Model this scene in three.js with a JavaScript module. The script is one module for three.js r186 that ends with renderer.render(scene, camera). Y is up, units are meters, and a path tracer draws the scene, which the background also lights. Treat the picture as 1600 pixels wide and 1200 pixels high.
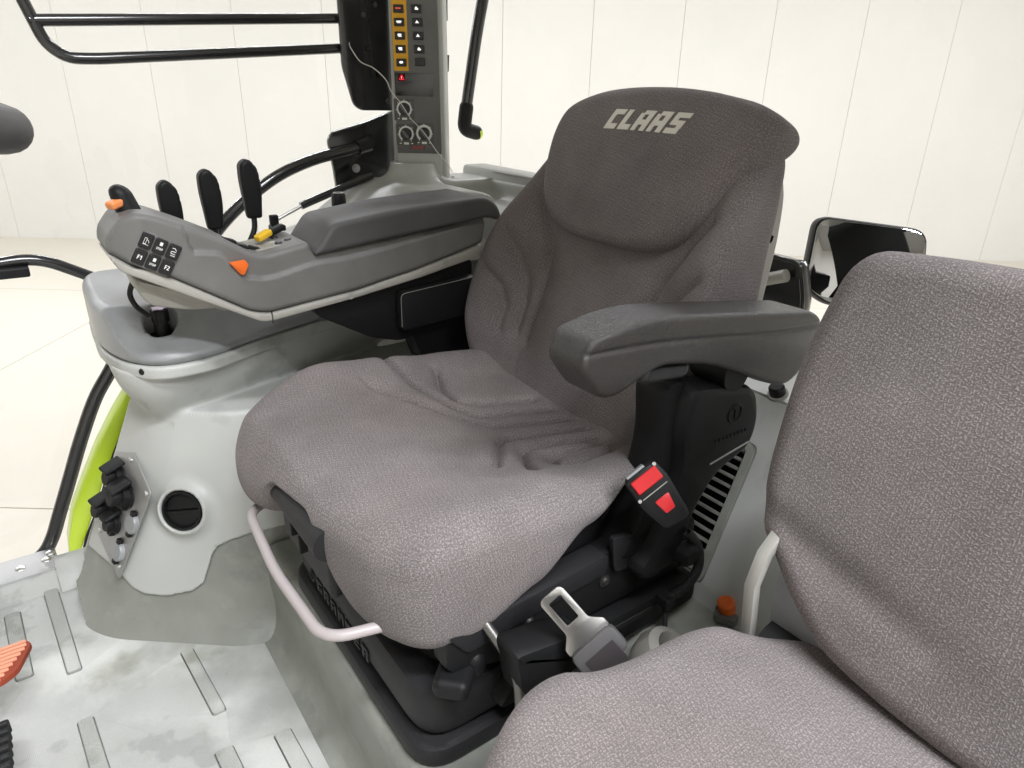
import * as THREE from 'three';
import { RoundedBoxGeometry } from 'three/addons/geometries/RoundedBoxGeometry.js';
import { mergeGeometries, toCreasedNormals } from 'three/addons/utils/BufferGeometryUtils.js';
import { ImprovedNoise } from 'three/addons/math/ImprovedNoise.js';
import { RectAreaLightUniformsLib } from 'three/addons/lights/RectAreaLightUniformsLib.js';

// axes: -x is the front of the tractor, +x its rear, -z its right side, +z its left side; the cab floor is y = 0
const scene = new THREE.Scene();
scene.background = new THREE.Color(0x000000);

// ---------- camera
const YAW = 36.4 * Math.PI / 180, PITCH = 23.1 * Math.PI / 180, ROLL = 1.4 * Math.PI / 180;
const camera = new THREE.PerspectiveCamera(2 * Math.atan(600 / 1070) * 180 / Math.PI, 4 / 3, 0.05, 60);
camera.position.set(0, 1.05, 0.885);
{
  const fw0 = new THREE.Vector3(Math.sin(YAW), 0, -Math.cos(YAW)), Y = new THREE.Vector3(0, 1, 0);
  const rt0 = fw0.clone().cross(Y);
  const fw = fw0.clone().multiplyScalar(Math.cos(PITCH)).addScaledVector(Y, -Math.sin(PITCH));
  const up = Y.clone().multiplyScalar(Math.cos(PITCH)).addScaledVector(fw0, Math.sin(PITCH));
  camera.up.copy(up.multiplyScalar(Math.cos(ROLL)).addScaledVector(rt0, -Math.sin(ROLL)));
  camera.lookAt(camera.position.clone().add(fw));
}
scene.add(camera);

// ---------- renderer and exposure
const renderer = new THREE.WebGLRenderer({ antialias: true });
renderer.setSize(1024, 768);
renderer.toneMapping = THREE.LinearToneMapping;
renderer.toneMappingExposure = 1.0;
renderer.shadowMap.enabled = true;
renderer.shadowMap.type = THREE.PCFSoftShadowMap;

// ---------- lamps: unseen strip lights under the hall ceiling, placed to light wall and cab
RectAreaLightUniformsLib.init();
const HALL = { floor: -1.3, ceil: 4.6, wall: 11.12, back: 7, left: -11, right: 11.5 };   // metres, in the hall's own frame
const LAMP = { w: 1.8, d: 0.30, power: 92, colour: 0xf8faff };
const lampSpots = [];
for (const lx of [-9.2, -5.9, -2.4, 1.2, 4.8, 8.6]) lampSpots.push([lx, -6.4]);  // unseen row placed to light the far wall
for (const [x, z] of [[-0.3, 2.3], [0.0, 4.2], [1.1, 3.2], [1.6, 5.2]]) lampSpots.push([Math.cos(YAW) * x + Math.sin(YAW) * (z - 0.885), -Math.sin(YAW) * x + Math.cos(YAW) * (z - 0.885)]);   // out of view, placed to light the cab from its left side
function hallPoint(lx, y, lz) {                     // hall frame (turned by the hall's angle to the tractor) to world
  return new THREE.Vector3(Math.cos(YAW) * lx - Math.sin(YAW) * lz, y, Math.sin(YAW) * lx + Math.cos(YAW) * lz).add(new THREE.Vector3(0, 0, 0.885));
}

// ---------- helpers
let seed = 7;
const rnd = () => { seed = (seed * 1664525 + 1013904223) >>> 0; return seed / 4294967296; };
const V = (x, y, z) => new THREE.Vector3(x, y, z);
const taken = {};
function numbered(n) { taken[n] = (taken[n] || 0) + 1; return taken[n] === 1 ? n : n + '_' + String(taken[n] - 1).padStart(3, '0'); }
function shadows(m) { m.castShadow = true; m.receiveShadow = true; return m; }
function tag(o, label, category, group) { o.userData.label = label; o.userData.category = category; if (group) o.userData.group = group; return o; }
function thing(name, label, category, group, p = [0, 0, 0]) {
  const o = new THREE.Group(); o.name = numbered(name); o.position.set(...p); scene.add(o); return tag(o, label, category, group);
}
function boxUV(g) {                                  // uv in metres, by the main direction of each face
  if (g.index) g = g.toNonIndexed();
  const p = g.attributes.position, n = p.count, uv = new Float32Array(n * 2);
  for (let i = 0; i < n; i += 3) {
    const ax = p.getX(i), ay = p.getY(i), az = p.getZ(i);
    const ux = p.getX(i + 1) - ax, uy = p.getY(i + 1) - ay, uz = p.getZ(i + 1) - az, wx = p.getX(i + 2) - ax, wy = p.getY(i + 2) - ay, wz = p.getZ(i + 2) - az;
    const nx = Math.abs(uy * wz - uz * wy), ny = Math.abs(uz * wx - ux * wz), nz = Math.abs(ux * wy - uy * wx);
    for (let k = i; k < i + 3; k++) {
      const x = p.getX(k), y = p.getY(k), z = p.getZ(k);
      if (ny >= nx && ny >= nz) { uv[2 * k] = x; uv[2 * k + 1] = z; } else if (nx >= nz) { uv[2 * k] = z; uv[2 * k + 1] = y; } else { uv[2 * k] = x; uv[2 * k + 1] = y; }
    }
  }
  g.setAttribute('uv', new THREE.BufferAttribute(uv, 2));
  return g;
}
function flip(g) { for (const A of Object.values(g.attributes)) for (let i = 0, n = A.itemSize; i < A.count; i += 3) for (let c = 0; c < n; c++) { const t = A.array[n * (i + 1) + c]; A.array[n * (i + 1) + c] = A.array[n * (i + 2) + c]; A.array[n * (i + 2) + c] = t; } return g; }   // turn the faces over
function clean(g) { for (const k of Object.keys(g.attributes)) if (!['position', 'normal', 'uv'].includes(k)) g.deleteAttribute(k); g.clearGroups(); return g; }
function merge(list) { return list.length === 1 ? list[0] : mergeGeometries(list.map(g => { g = clean(g.index ? g.toNonIndexed() : g); if (!g.attributes.uv) g.setAttribute('uv', new THREE.BufferAttribute(new Float32Array(g.attributes.position.count * 2), 2)); return g; })); }
function mesh(name, geo, mat, parent = scene, keepUV = false) {
  if (Array.isArray(geo)) geo = merge(geo);
  if (!keepUV) geo = boxUV(clean(geo));
  const m = shadows(new THREE.Mesh(geo, mat));
  m.name = parent === scene ? numbered(name) : name;
  parent.add(m); return m;
}
const blotch = new ImprovedNoise();
function worn(m) {                                   // faint uneven wear of the cloth: warmer and greyer patches
  const p = m.geometry.attributes.position, c = new Float32Array(p.count * 3);
  for (let i = 0; i < p.count; i++) { const x = p.getX(i), y = p.getY(i), z = p.getZ(i), a = blotch.noise(x * 9 + 3, y * 9, z * 9), b = blotch.noise(x * 23, y * 23 + 7, z * 23), w = blotch.noise(x * 6, y * 6 + 20, z * 6); const v = 0.94 + 0.09 * a + 0.06 * b; c[3 * i] = v * (1 + 0.035 * w); c[3 * i + 1] = v; c[3 * i + 2] = v * (1 - 0.02 * w); }
  m.geometry.setAttribute('color', new THREE.BufferAttribute(c, 3)); return m;
}
function struct(o, name) { if (name) o.name = name; o.userData.kind = 'structure'; return o; }
function at(g, x = 0, y = 0, z = 0, rx = 0, ry = 0, rz = 0) { if (rx) g.rotateX(rx); if (rz) g.rotateZ(rz); if (ry) g.rotateY(ry); return g.translate(x, y, z); }
function rbox(w, h, d, r = 0.004, seg = 2) { return new RoundedBoxGeometry(w, h, d, seg, Math.min(r, w / 2.01, h / 2.01, d / 2.01)); }
function cyl(r0, r1, h, n = 32) { return new THREE.CylinderGeometry(r0, r1, h, n); }
function lathe(pts, n = 40) { return toCreasedNormals(new THREE.LatheGeometry(pts.map(p => new THREE.Vector2(p[0], p[1])), n), 0.6); }
function orient(g, from, dir) { g.applyQuaternion(new THREE.Quaternion().setFromUnitVectors(V(0, 1, 0), dir.clone().normalize())); return g.translate(from.x, from.y, from.z); }
function rod(a, b, r0, r1 = r0, n = 16) { const A = V(...a), B = V(...b), d = B.clone().sub(A); const g = cyl(r1, r0, d.length(), n); g.translate(0, d.length() / 2, 0); return orient(g, A, d); }
function fillet(pts, rad, seg = 8) {                 // polyline with rounded bends
  const P = pts.map(p => V(...p)), out = [P[0].clone()];
  for (let i = 1; i < P.length - 1; i++) {
    const a = P[i - 1], b = P[i], c = P[i + 1];
    const ra = Math.min(rad, a.distanceTo(b) * 0.49), rc = Math.min(rad, c.distanceTo(b) * 0.49), r = Math.min(ra, rc);
    const p0 = b.clone().add(a.clone().sub(b).setLength(r)), p1 = b.clone().add(c.clone().sub(b).setLength(r));
    for (let k = 0; k <= seg; k++) { const t = k / seg; out.push(p0.clone().multiplyScalar((1 - t) * (1 - t)).addScaledVector(b, 2 * t * (1 - t)).addScaledVector(p1, t * t)); }
  }
  out.push(P[P.length - 1].clone()); return out;
}
class PolyCurve extends THREE.Curve {
  constructor(p) { super(); this.p = p; this.l = [0]; for (let i = 1; i < p.length; i++) this.l.push(this.l[i - 1] + p[i].distanceTo(p[i - 1])); }
  getPoint(t, o = new THREE.Vector3()) {
    const L = this.l[this.l.length - 1] * t; let i = 1; while (i < this.p.length - 1 && this.l[i] < L) i++;
    const d = this.l[i] - this.l[i - 1] || 1; return o.copy(this.p[i - 1]).lerp(this.p[i], (L - this.l[i - 1]) / d);
  }
}
function capped(curve, n, r, m) {                    // tube with round closed ends
  const g = new THREE.TubeGeometry(curve, n, r, m, false), a = curve.getPoint(0), b = curve.getPoint(1);
  const s = () => new THREE.SphereGeometry(r, m, 8);
  return merge([g, s().translate(a.x, a.y, a.z), s().translate(b.x, b.y, b.z)]);
}
function pipe(pts, r, bend = 0.05, n = 90, m = 16) { return capped(new PolyCurve(fillet(pts, bend)), n, r, m); }
function hose(pts, r, n = 80, m = 12) { return capped(new THREE.CatmullRomCurve3(pts.map(p => V(...p)), false, 'centripetal'), n, r, m); }
function smoothPoly(pts, n = 100) { const c = new THREE.CatmullRomCurve3(pts.map(p => V(p[0], p[1], 0)), true, 'centripetal'); return c.getPoints(n).slice(0, n).map(v => [v.x, v.y]); }
function roundPoly(pts, r, seg = 6) {                // closed polygon with rounded corners
  const out = [], n = pts.length;
  for (let i = 0; i < n; i++) {
    const a = pts[(i + n - 1) % n], b = pts[i], c = pts[(i + 1) % n], rr = b[2] !== undefined ? b[2] : r;
    const la = Math.hypot(a[0] - b[0], a[1] - b[1]), lc = Math.hypot(c[0] - b[0], c[1] - b[1]), q = Math.min(rr, la * 0.49, lc * 0.49);
    const p0 = [b[0] + (a[0] - b[0]) / la * q, b[1] + (a[1] - b[1]) / la * q], p1 = [b[0] + (c[0] - b[0]) / lc * q, b[1] + (c[1] - b[1]) / lc * q];
    for (let k = 0; k <= seg; k++) { const t = k / seg, u = 1 - t; out.push([u * u * p0[0] + 2 * u * t * b[0] + t * t * p1[0], u * u * p0[1] + 2 * u * t * b[1] + t * t * p1[1]]); }
  }
  return out;
}
function prism(axis, pts, a, b, bevel = 0.003, holes = [], crease = 0.7) {  // axis z: pts are (x,y); axis x: pts are (z,y); axis y: pts are (x,z)
  const f = axis === 'z' ? p => [p[0], p[1]] : axis === 'x' ? p => [-p[0], p[1]] : p => [p[0], -p[1]];
  const sh = new THREE.Shape(pts.map(p => new THREE.Vector2(...f(p))));
  for (const h of holes) sh.holes.push(new THREE.Path(h.map(p => new THREE.Vector2(...f(p)))));
  const lo = Math.min(a, b), d = Math.abs(b - a), bv = Math.min(bevel, d * 0.45);
  let g = new THREE.ExtrudeGeometry(sh, { depth: d - 2 * bv, bevelEnabled: bv > 0, bevelSize: bv, bevelOffset: -bv, bevelThickness: bv, bevelSegments: 2, curveSegments: 8 });
  g.translate(0, 0, bv + lo);
  g = toCreasedNormals(g, crease);
  if (axis === 'x') g.rotateY(Math.PI / 2); else if (axis === 'y') g.rotateX(-Math.PI / 2);
  return g;
}
// ---------- moulded shapes: a distance field meshed with surface nets
function outline(pts) {                              // signed distance to a closed outline, cached on a grid
  let x0 = 1e9, y0 = 1e9, x1 = -1e9, y1 = -1e9; for (const p of pts) { x0 = Math.min(x0, p[0]); x1 = Math.max(x1, p[0]); y0 = Math.min(y0, p[1]); y1 = Math.max(y1, p[1]); }
  const M = 0.12, h = 0.0035; x0 -= M; y0 -= M; const nx = Math.ceil((x1 + M - x0) / h) + 1, ny = Math.ceil((y1 + M - y0) / h) + 1, F = new Float32Array(nx * ny), n = pts.length;
  for (let j = 0; j < ny; j++) for (let i = 0; i < nx; i++) {
    const x = x0 + i * h, y = y0 + j * h; let d = 1e9, s = 1;
    for (let k = 0, l = n - 1; k < n; l = k++) {
      const ex = pts[l][0] - pts[k][0], ey = pts[l][1] - pts[k][1], wx = x - pts[k][0], wy = y - pts[k][1];
      const t = Math.max(0, Math.min(1, (wx * ex + wy * ey) / (ex * ex + ey * ey + 1e-12))), bx = wx - ex * t, by = wy - ey * t;
      d = Math.min(d, bx * bx + by * by);
      const c1 = y >= pts[k][1], c2 = y < pts[l][1], c3 = ex * wy > ey * wx; if ((c1 && c2 && c3) || (!c1 && !c2 && !c3)) s = -s;
    }
    F[j * nx + i] = s * Math.sqrt(d);
  }
  return (x, y) => {
    let u = (x - x0) / h, v = (y - y0) / h; u = Math.max(0, Math.min(nx - 1.001, u)); v = Math.max(0, Math.min(ny - 1.001, v));
    const i = u | 0, j = v | 0, a = u - i, b = v - j, k = j * nx + i;
    return (F[k] * (1 - a) + F[k + 1] * a) * (1 - b) + (F[k + nx] * (1 - a) + F[k + nx + 1] * a) * b;
  };
}
const smin = (a, b, k) => { const h = Math.max(k - Math.abs(a - b), 0) / k; return Math.min(a, b) - h * h * k * 0.25; };
const smax = (a, b, k) => -smin(-a, -b, k);
const sstep = (a, b, x) => { const t = Math.max(0, Math.min(1, (x - a) / (b - a))); return t * t * (3 - 2 * t); };
const lerp = (a, b, t) => a + (b - a) * t;
function curve1(tab) { return x => { if (x <= tab[0][0]) return tab[0][1]; for (let i = 1; i < tab.length; i++) if (x <= tab[i][0]) { const t = (x - tab[i - 1][0]) / (tab[i][0] - tab[i - 1][0]); return lerp(tab[i - 1][1], tab[i][1], t * t * (3 - 2 * t)); } return tab[tab.length - 1][1]; }; }
function roundExtrude(d2, t, r) { const a = d2 + r, b = t + r; return Math.min(Math.max(a, b), 0) + Math.hypot(Math.max(a, 0), Math.max(b, 0)) - r; }   // soft-edged slab
function segDist(pts) {                              // distance to an open polyline in 2D
  return (x, y) => { let d = 1e9; for (let k = 1; k < pts.length; k++) { const a = pts[k - 1], b = pts[k], ex = b[0] - a[0], ey = b[1] - a[1], wx = x - a[0], wy = y - a[1], t = Math.max(0, Math.min(1, (wx * ex + wy * ey) / (ex * ex + ey * ey))); d = Math.min(d, Math.hypot(wx - ex * t, wy - ey * t)); } return d; };
}
function field(fn, lo, hi, h) {
  const nx = Math.ceil((hi[0] - lo[0]) / h) + 1, ny = Math.ceil((hi[1] - lo[1]) / h) + 1, nz = Math.ceil((hi[2] - lo[2]) / h) + 1, F = new Float32Array(nx * ny * nz);
  for (let k = 0, q = 0; k < nz; k++) for (let j = 0; j < ny; j++) for (let i = 0; i < nx; i++, q++) F[q] = (i === 0 || j === 0 || k === 0 || i === nx - 1 || j === ny - 1 || k === nz - 1) ? Math.max(1e-4, fn(lo[0] + i * h, lo[1] + j * h, lo[2] + k * h)) : fn(lo[0] + i * h, lo[1] + j * h, lo[2] + k * h);
  const id = new Int32Array(nx * ny * nz).fill(-1), P = [], sx = 1, sy = nx, sz = nx * ny;
  const co = [0, sx, sy, sx + sy, sz, sz + sx, sz + sy, sz + sx + sy], E = [[0, 1], [2, 3], [4, 5], [6, 7], [0, 2], [1, 3], [4, 6], [5, 7], [0, 4], [1, 5], [2, 6], [3, 7]];
  for (let k = 0; k < nz - 1; k++) for (let j = 0; j < ny - 1; j++) for (let i = 0; i < nx - 1; i++) {
    const q = i + j * sy + k * sz; let m = 0; for (let c = 0; c < 8; c++) if (F[q + co[c]] < 0) m |= 1 << c;
    if (m === 0 || m === 255) continue;
    let X = 0, Y = 0, Z = 0, n = 0;
    for (const [a, b] of E) { if (((m >> a) & 1) === ((m >> b) & 1)) continue; const fa = F[q + co[a]], fb = F[q + co[b]], t = fa / (fa - fb); X += lerp(a & 1, b & 1, t); Y += lerp((a >> 1) & 1, (b >> 1) & 1, t); Z += lerp(a >> 2, b >> 2, t); n++; }
    id[q] = P.length / 3; P.push(lo[0] + (i + X / n) * h, lo[1] + (j + Y / n) * h, lo[2] + (k + Z / n) * h);
  }
  const I = [];
  const quad = (a, b, c, d, flip) => { if (a < 0 || b < 0 || c < 0 || d < 0) return; if (flip) I.push(a, c, b, b, c, d); else I.push(a, b, c, b, d, c); };
  for (let k = 1; k < nz - 1; k++) for (let j = 1; j < ny - 1; j++) for (let i = 1; i < nx - 1; i++) {
    const q = i + j * sy + k * sz, s = F[q] < 0;
    if (s !== (F[q + sx] < 0)) quad(id[q - sy - sz], id[q - sz], id[q - sy], id[q], !s);
    if (s !== (F[q + sy] < 0)) quad(id[q - sx - sz], id[q - sz], id[q - sx], id[q], s);
    if (s !== (F[q + sz] < 0)) quad(id[q - sx - sy], id[q - sy], id[q - sx], id[q], !s);
  }
  const N = new Float32Array(P.length), e = h * 0.5;
  for (let v = 0; v < P.length; v += 3) {
    const x = P[v], y = P[v + 1], z = P[v + 2], a = fn(x + e, y, z) - fn(x - e, y, z), b = fn(x, y + e, z) - fn(x, y - e, z), c = fn(x, y, z + e) - fn(x, y, z - e), l = Math.hypot(a, b, c) || 1;
    N[v] = a / l; N[v + 1] = b / l; N[v + 2] = c / l;
  }
  const g = new THREE.BufferGeometry();
  g.setAttribute('position', new THREE.BufferAttribute(new Float32Array(P), 3)); g.setAttribute('normal', new THREE.BufferAttribute(N, 3)); g.setIndex(I);
  return g;
}
// ---------- materials
function tex(n, fn, srgb, rep) {                     // fn(x, y in 0..1) gives 0..1 grey or [r,g,b]
  const D = new Uint8Array(n * n * 4);
  for (let j = 0, q = 0; j < n; j++) for (let i = 0; i < n; i++, q += 4) { const c = fn(i / n, j / n, i, j); const a = Array.isArray(c) ? c : [c, c, c]; for (let k = 0; k < 3; k++) D[q + k] = Math.max(0, Math.min(255, a[k] * 255)); D[q + 3] = 255; }
  const t = new THREE.DataTexture(D, n, n, THREE.RGBAFormat); t.magFilter = THREE.LinearFilter; t.minFilter = THREE.LinearMipmapLinearFilter; t.generateMipmaps = true;
  t.wrapS = t.wrapT = THREE.RepeatWrapping; if (srgb) t.colorSpace = THREE.SRGBColorSpace; t.repeat.set(1 / rep, 1 / rep); t.needsUpdate = true; return t;
}
function lattice(n) { const a = new Float32Array(n * n); for (let i = 0; i < n * n; i++) a[i] = rnd(); return (x, y) => { x = ((x % 1) + 1) % 1 * n; y = ((y % 1) + 1) % 1 * n; const i = x | 0, j = y | 0, u = x - i, v = y - j, s = u * u * (3 - 2 * u), t = v * v * (3 - 2 * v), i1 = (i + 1) % n, j1 = (j + 1) % n; return lerp(lerp(a[j * n + i], a[j * n + i1], s), lerp(a[j1 * n + i], a[j1 * n + i1], s), t); }; }
function fbm(n, oct) { const L = []; for (let o = 0; o < oct; o++) L.push(lattice(n << o)); return (x, y) => { let s = 0, a = 0.5, w = 0; for (const f of L) { s += a * f(x, y); w += a; a *= 0.55; } return s / w; }; }
function bandNoise(n, cyc, spread, waves) {          // worm-like grain of one size, seamless
  const A = new Float32Array(n * n), W = [];
  for (let k = 0; k < waves; k++) { const r = cyc * (1 + (rnd() - 0.5) * spread), t = rnd() * Math.PI * 2; W.push([Math.round(r * Math.cos(t)), Math.round(r * Math.sin(t)), rnd() * 6.2832]); }
  const T = new Float32Array(n); for (let i = 0; i < n; i++) T[i] = Math.cos(i / n * 6.2831853);
  for (const [a, b, p] of W) { const ph = Math.round(p / 6.2832 * n); for (let j = 0; j < n; j++) for (let i = 0; i < n; i++) A[j * n + i] += T[(((a * i + b * j + ph) % n) + n) % n]; }
  const s = Math.sqrt(waves / 2); for (let i = 0; i < A.length; i++) A[i] /= s; return A;
}
const FT = 0.22, FN = 896;                          // fabric tile: metres and pixels
const worm = bandNoise(FN, FT / 0.0032, 1.1, 70), fine = bandNoise(FN, FT / 0.0014, 0.5, 24);
const fibre = lattice(256), patch = fbm(4, 4), grime = fbm(5, 5);
const wv = (i, j) => sstep(-0.2, 1.5, worm[j * FN + i]);
const fabricBump = tex(FN, (x, y, i, j) => 0.66 * wv(i, j) + 0.34 * sstep(-1.2, 1.2, fine[j * FN + i]), false, FT);
const fabricMap = tex(FN, (x, y, i, j) => { const w = wv(i, j), f = fibre(x, y), p = patch(x, y); const v = 0.495 + 0.135 * w + 0.12 * (f - 0.5) + 0.05 * (p - 0.5); return [v * 1.0, v * 0.955, v * 0.94]; }, true, FT);
const grainA = bandNoise(512, 110, 0.9, 50);
const grainBump = tex(512, (x, y, i, j) => 0.5 + 0.2 * grainA[j * 512 + i], false, 0.16);
const fineGrain = tex(512, (x, y, i, j) => 0.5 + 0.2 * grainA[j * 512 + i], false, 0.09);
const scuffN = fbm(6, 6), scuffM = fbm(3, 4);
const roughMap = tex(512, (x, y) => 0.75 + 0.35 * (scuffN(x, y) - 0.5), false, 0.7);
// trodden floor mat: pale chalky smears, greenish dirt and a few dark scuffs
const matA = fbm(5, 6), matB = fbm(9, 5), matC = fbm(3, 4), matD = fbm(14, 5);
const floorMap = tex(1024, (x, y) => {
  const a = sstep(0.42, 0.66, matA(x, y)), b = sstep(0.55, 0.72, matB(x, y) * 0.6 + matC(x, y) * 0.4), c = sstep(0.6, 0.7, matD(x, y));
  let v = 0.755 + 0.12 * a - 0.15 * b; v -= 0.07 * c * (1 - a); v += 0.03 * (fibre(x * 3, y * 3) - 0.5);
  return [v * 0.997, v * 1.0, v * (0.98 - 0.04 * b)];
}, true, 1.1);
const plasticMap = tex(512, (x, y) => { const v = 0.93 + 0.09 * (scuffM(x, y) - 0.5) - 0.10 * sstep(0.66, 0.8, scuffN(x, y)); return [v, v, v * 0.99]; }, true, 0.9);
const scuffMap = tex(512, (x, y) => { const v = 0.90 + 0.16 * (scuffN(x, y) - 0.5) - 0.06 * sstep(0.60, 0.75, scuffN(y, x)) + 0.03 * sstep(0.60, 0.72, matD(x, y)); return [v, v, v * 0.985]; }, true, 0.45);
const darkMap = tex(512, (x, y) => { const v = 0.9 + 0.2 * (scuffN(x, y) - 0.5); return [v, v, v]; }, true, 0.5);
const hallMap = tex(512, (x, y) => { const v = 0.97 + 0.03 * (scuffM(x, y) - 0.5) + 0.03 * (scuffN(x, y) - 0.5); return [v, v, v * 0.995]; }, true, 6);
const std = (o) => new THREE.MeshStandardMaterial(o);
const L = (r, g, b) => new THREE.Color().setRGB(r, g, b);
const M = {
  fabric: new THREE.MeshPhysicalMaterial({ color: L(0.83, 0.81, 0.82), map: fabricMap, vertexColors: true, bumpMap: fabricBump, bumpScale: 0.00042, roughness: 0.97, sheen: 0.35, sheenRoughness: 0.6, sheenColor: L(0.6, 0.56, 0.56) }),
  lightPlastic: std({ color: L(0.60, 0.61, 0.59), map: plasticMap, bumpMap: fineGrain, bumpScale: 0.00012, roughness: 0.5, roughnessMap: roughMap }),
  shadedGreenPlastic: std({ color: L(0.37, 0.38, 0.35), map: scuffMap, bumpMap: fineGrain, bumpScale: 0.00015, roughness: 0.5, roughnessMap: roughMap }),  // grey-green plastic; its dark tone partly stands in for shade
  mat: std({ color: L(0.90, 0.905, 0.90), map: floorMap, bumpMap: grainBump, bumpScale: 0.0004, roughness: 0.48, roughnessMap: roughMap }),
  rib: std({ color: L(0.88, 0.89, 0.87), map: floorMap, bumpMap: fabricBump, bumpScale: 0.0012, roughness: 0.65 }),
  capPlastic: std({ color: L(0.38, 0.39, 0.395), map: darkMap, bumpMap: fineGrain, bumpScale: 0.00010, roughness: 0.30 }),
  shellPlastic: std({ color: L(0.195, 0.19, 0.18), map: darkMap, bumpMap: fineGrain, bumpScale: 0.00012, roughness: 0.5 }),
  trimPlastic: std({ color: L(0.44, 0.425, 0.39), map: plasticMap, roughness: 0.45 }),
  trimSpot: std({ color: L(0.33, 0.32, 0.29), roughness: 0.5 }),
  pad: std({ color: L(0.105, 0.10, 0.10), map: darkMap, bumpMap: grainBump, bumpScale: 0.0004, roughness: 0.55 }),
  armPad: std({ color: L(0.044, 0.040, 0.038), map: darkMap, bumpMap: grainBump, bumpScale: 0.0006, roughness: 0.27 }),
  darkSteel: std({ color: L(0.22, 0.21, 0.20), metalness: 1, roughness: 0.4 }),
  blackPlastic: new THREE.MeshPhysicalMaterial({ specularIntensity: 0.5, color: L(0.010, 0.010, 0.0105), bumpMap: fineGrain, bumpScale: 0.00012, roughness: 0.5 }),
  baseBlack: new THREE.MeshPhysicalMaterial({ specularIntensity: 0.6, color: L(0.020, 0.0195, 0.021), bumpMap: grainBump, bumpScale: 0.0003, roughness: 0.5 }),
  buttonBlack: std({ color: L(0.02, 0.02, 0.021), roughness: 0.35 }),
  glossBlack: new THREE.MeshPhysicalMaterial({ color: L(0.012, 0.012, 0.013), roughness: 0.25, clearcoat: 0.8, clearcoatRoughness: 0.12 }),
  rubber: std({ color: L(0.012, 0.012, 0.012), roughness: 0.7 }),
  steel: std({ color: L(0.62, 0.61, 0.59), metalness: 1, roughness: 0.35 }),
  zinc: std({ color: L(0.55, 0.55, 0.55), metalness: 1, roughness: 0.5, bumpMap: fineGrain, bumpScale: 0.0003 }),
  handle: std({ color: L(0.41, 0.365, 0.36), roughness: 0.42 }),
  lime: new THREE.MeshPhysicalMaterial({ color: L(0.66, 0.90, 0.03), roughness: 0.4, clearcoat: 0.6, clearcoatRoughness: 0.15 }),
  orange: std({ color: L(0.85, 0.16, 0.02), roughness: 0.4 }),
  orangePale: std({ color: L(0.80, 0.27, 0.09), roughness: 0.45 }),
  pedal: std({ color: L(0.80, 0.36, 0.22), roughness: 0.6 }),
  pedalDark: std({ color: L(0.30, 0.05, 0.02), roughness: 0.7 }),
  amber: std({ color: L(0.90, 0.46, 0.01), roughness: 0.45 }),
  yellow: std({ color: L(0.85, 0.52, 0.03), roughness: 0.35 }),
  red: std({ color: L(0.56, 0.018, 0.022), roughness: 0.3 }),
  teal: std({ color: L(0.05, 0.16, 0.14), roughness: 0.4 }),
  mauve: std({ color: L(0.58, 0.46, 0.62), roughness: 0.35 }),
  thread: std({ color: L(0.84, 0.80, 0.72), bumpMap: fabricBump, bumpScale: 0.0005, roughness: 0.85 }),
  cord: std({ color: L(0.75, 0.73, 0.68), roughness: 0.6 }),
  mirror: std({ color: L(0.5, 0.5, 0.5), metalness: 1, roughness: 0.02 }),
  glass: new THREE.MeshPhysicalMaterial({ color: 0xffffff, transmission: 1, thickness: 0, roughness: 0.0, ior: 1.45, specularIntensity: 0.4 }),
  wall: std({ color: L(0.835, 0.82, 0.78), map: hallMap, roughness: 0.55 }),
  ceiling: std({ color: L(0.38, 0.38, 0.37), roughness: 0.7 }),
  concrete: std({ color: L(0.74, 0.695, 0.61), map: hallMap, roughness: 0.55 }),
  joint: std({ color: L(0.82, 0.80, 0.75), roughness: 0.9 }),
  lamp: std({ color: 0xffffff, emissive: 0xf8faff, emissiveIntensity: 6 }),
  print: std({ color: L(0.85, 0.85, 0.85), roughness: 0.5 }),
  webbing: std({ color: L(0.03, 0.024, 0.026), bumpMap: grainBump, bumpScale: 0.0006, roughness: 0.8 }),
};
function picture(w, h, draw, o = {}) {               // flat print on a small panel
  const c = document.createElement('canvas'); c.width = w; c.height = h; const g = c.getContext('2d'); draw(g, w, h);
  const t = new THREE.CanvasTexture(c); t.colorSpace = THREE.SRGBColorSpace; return std({ map: t, roughness: 0.45, ...o });
}
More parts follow.
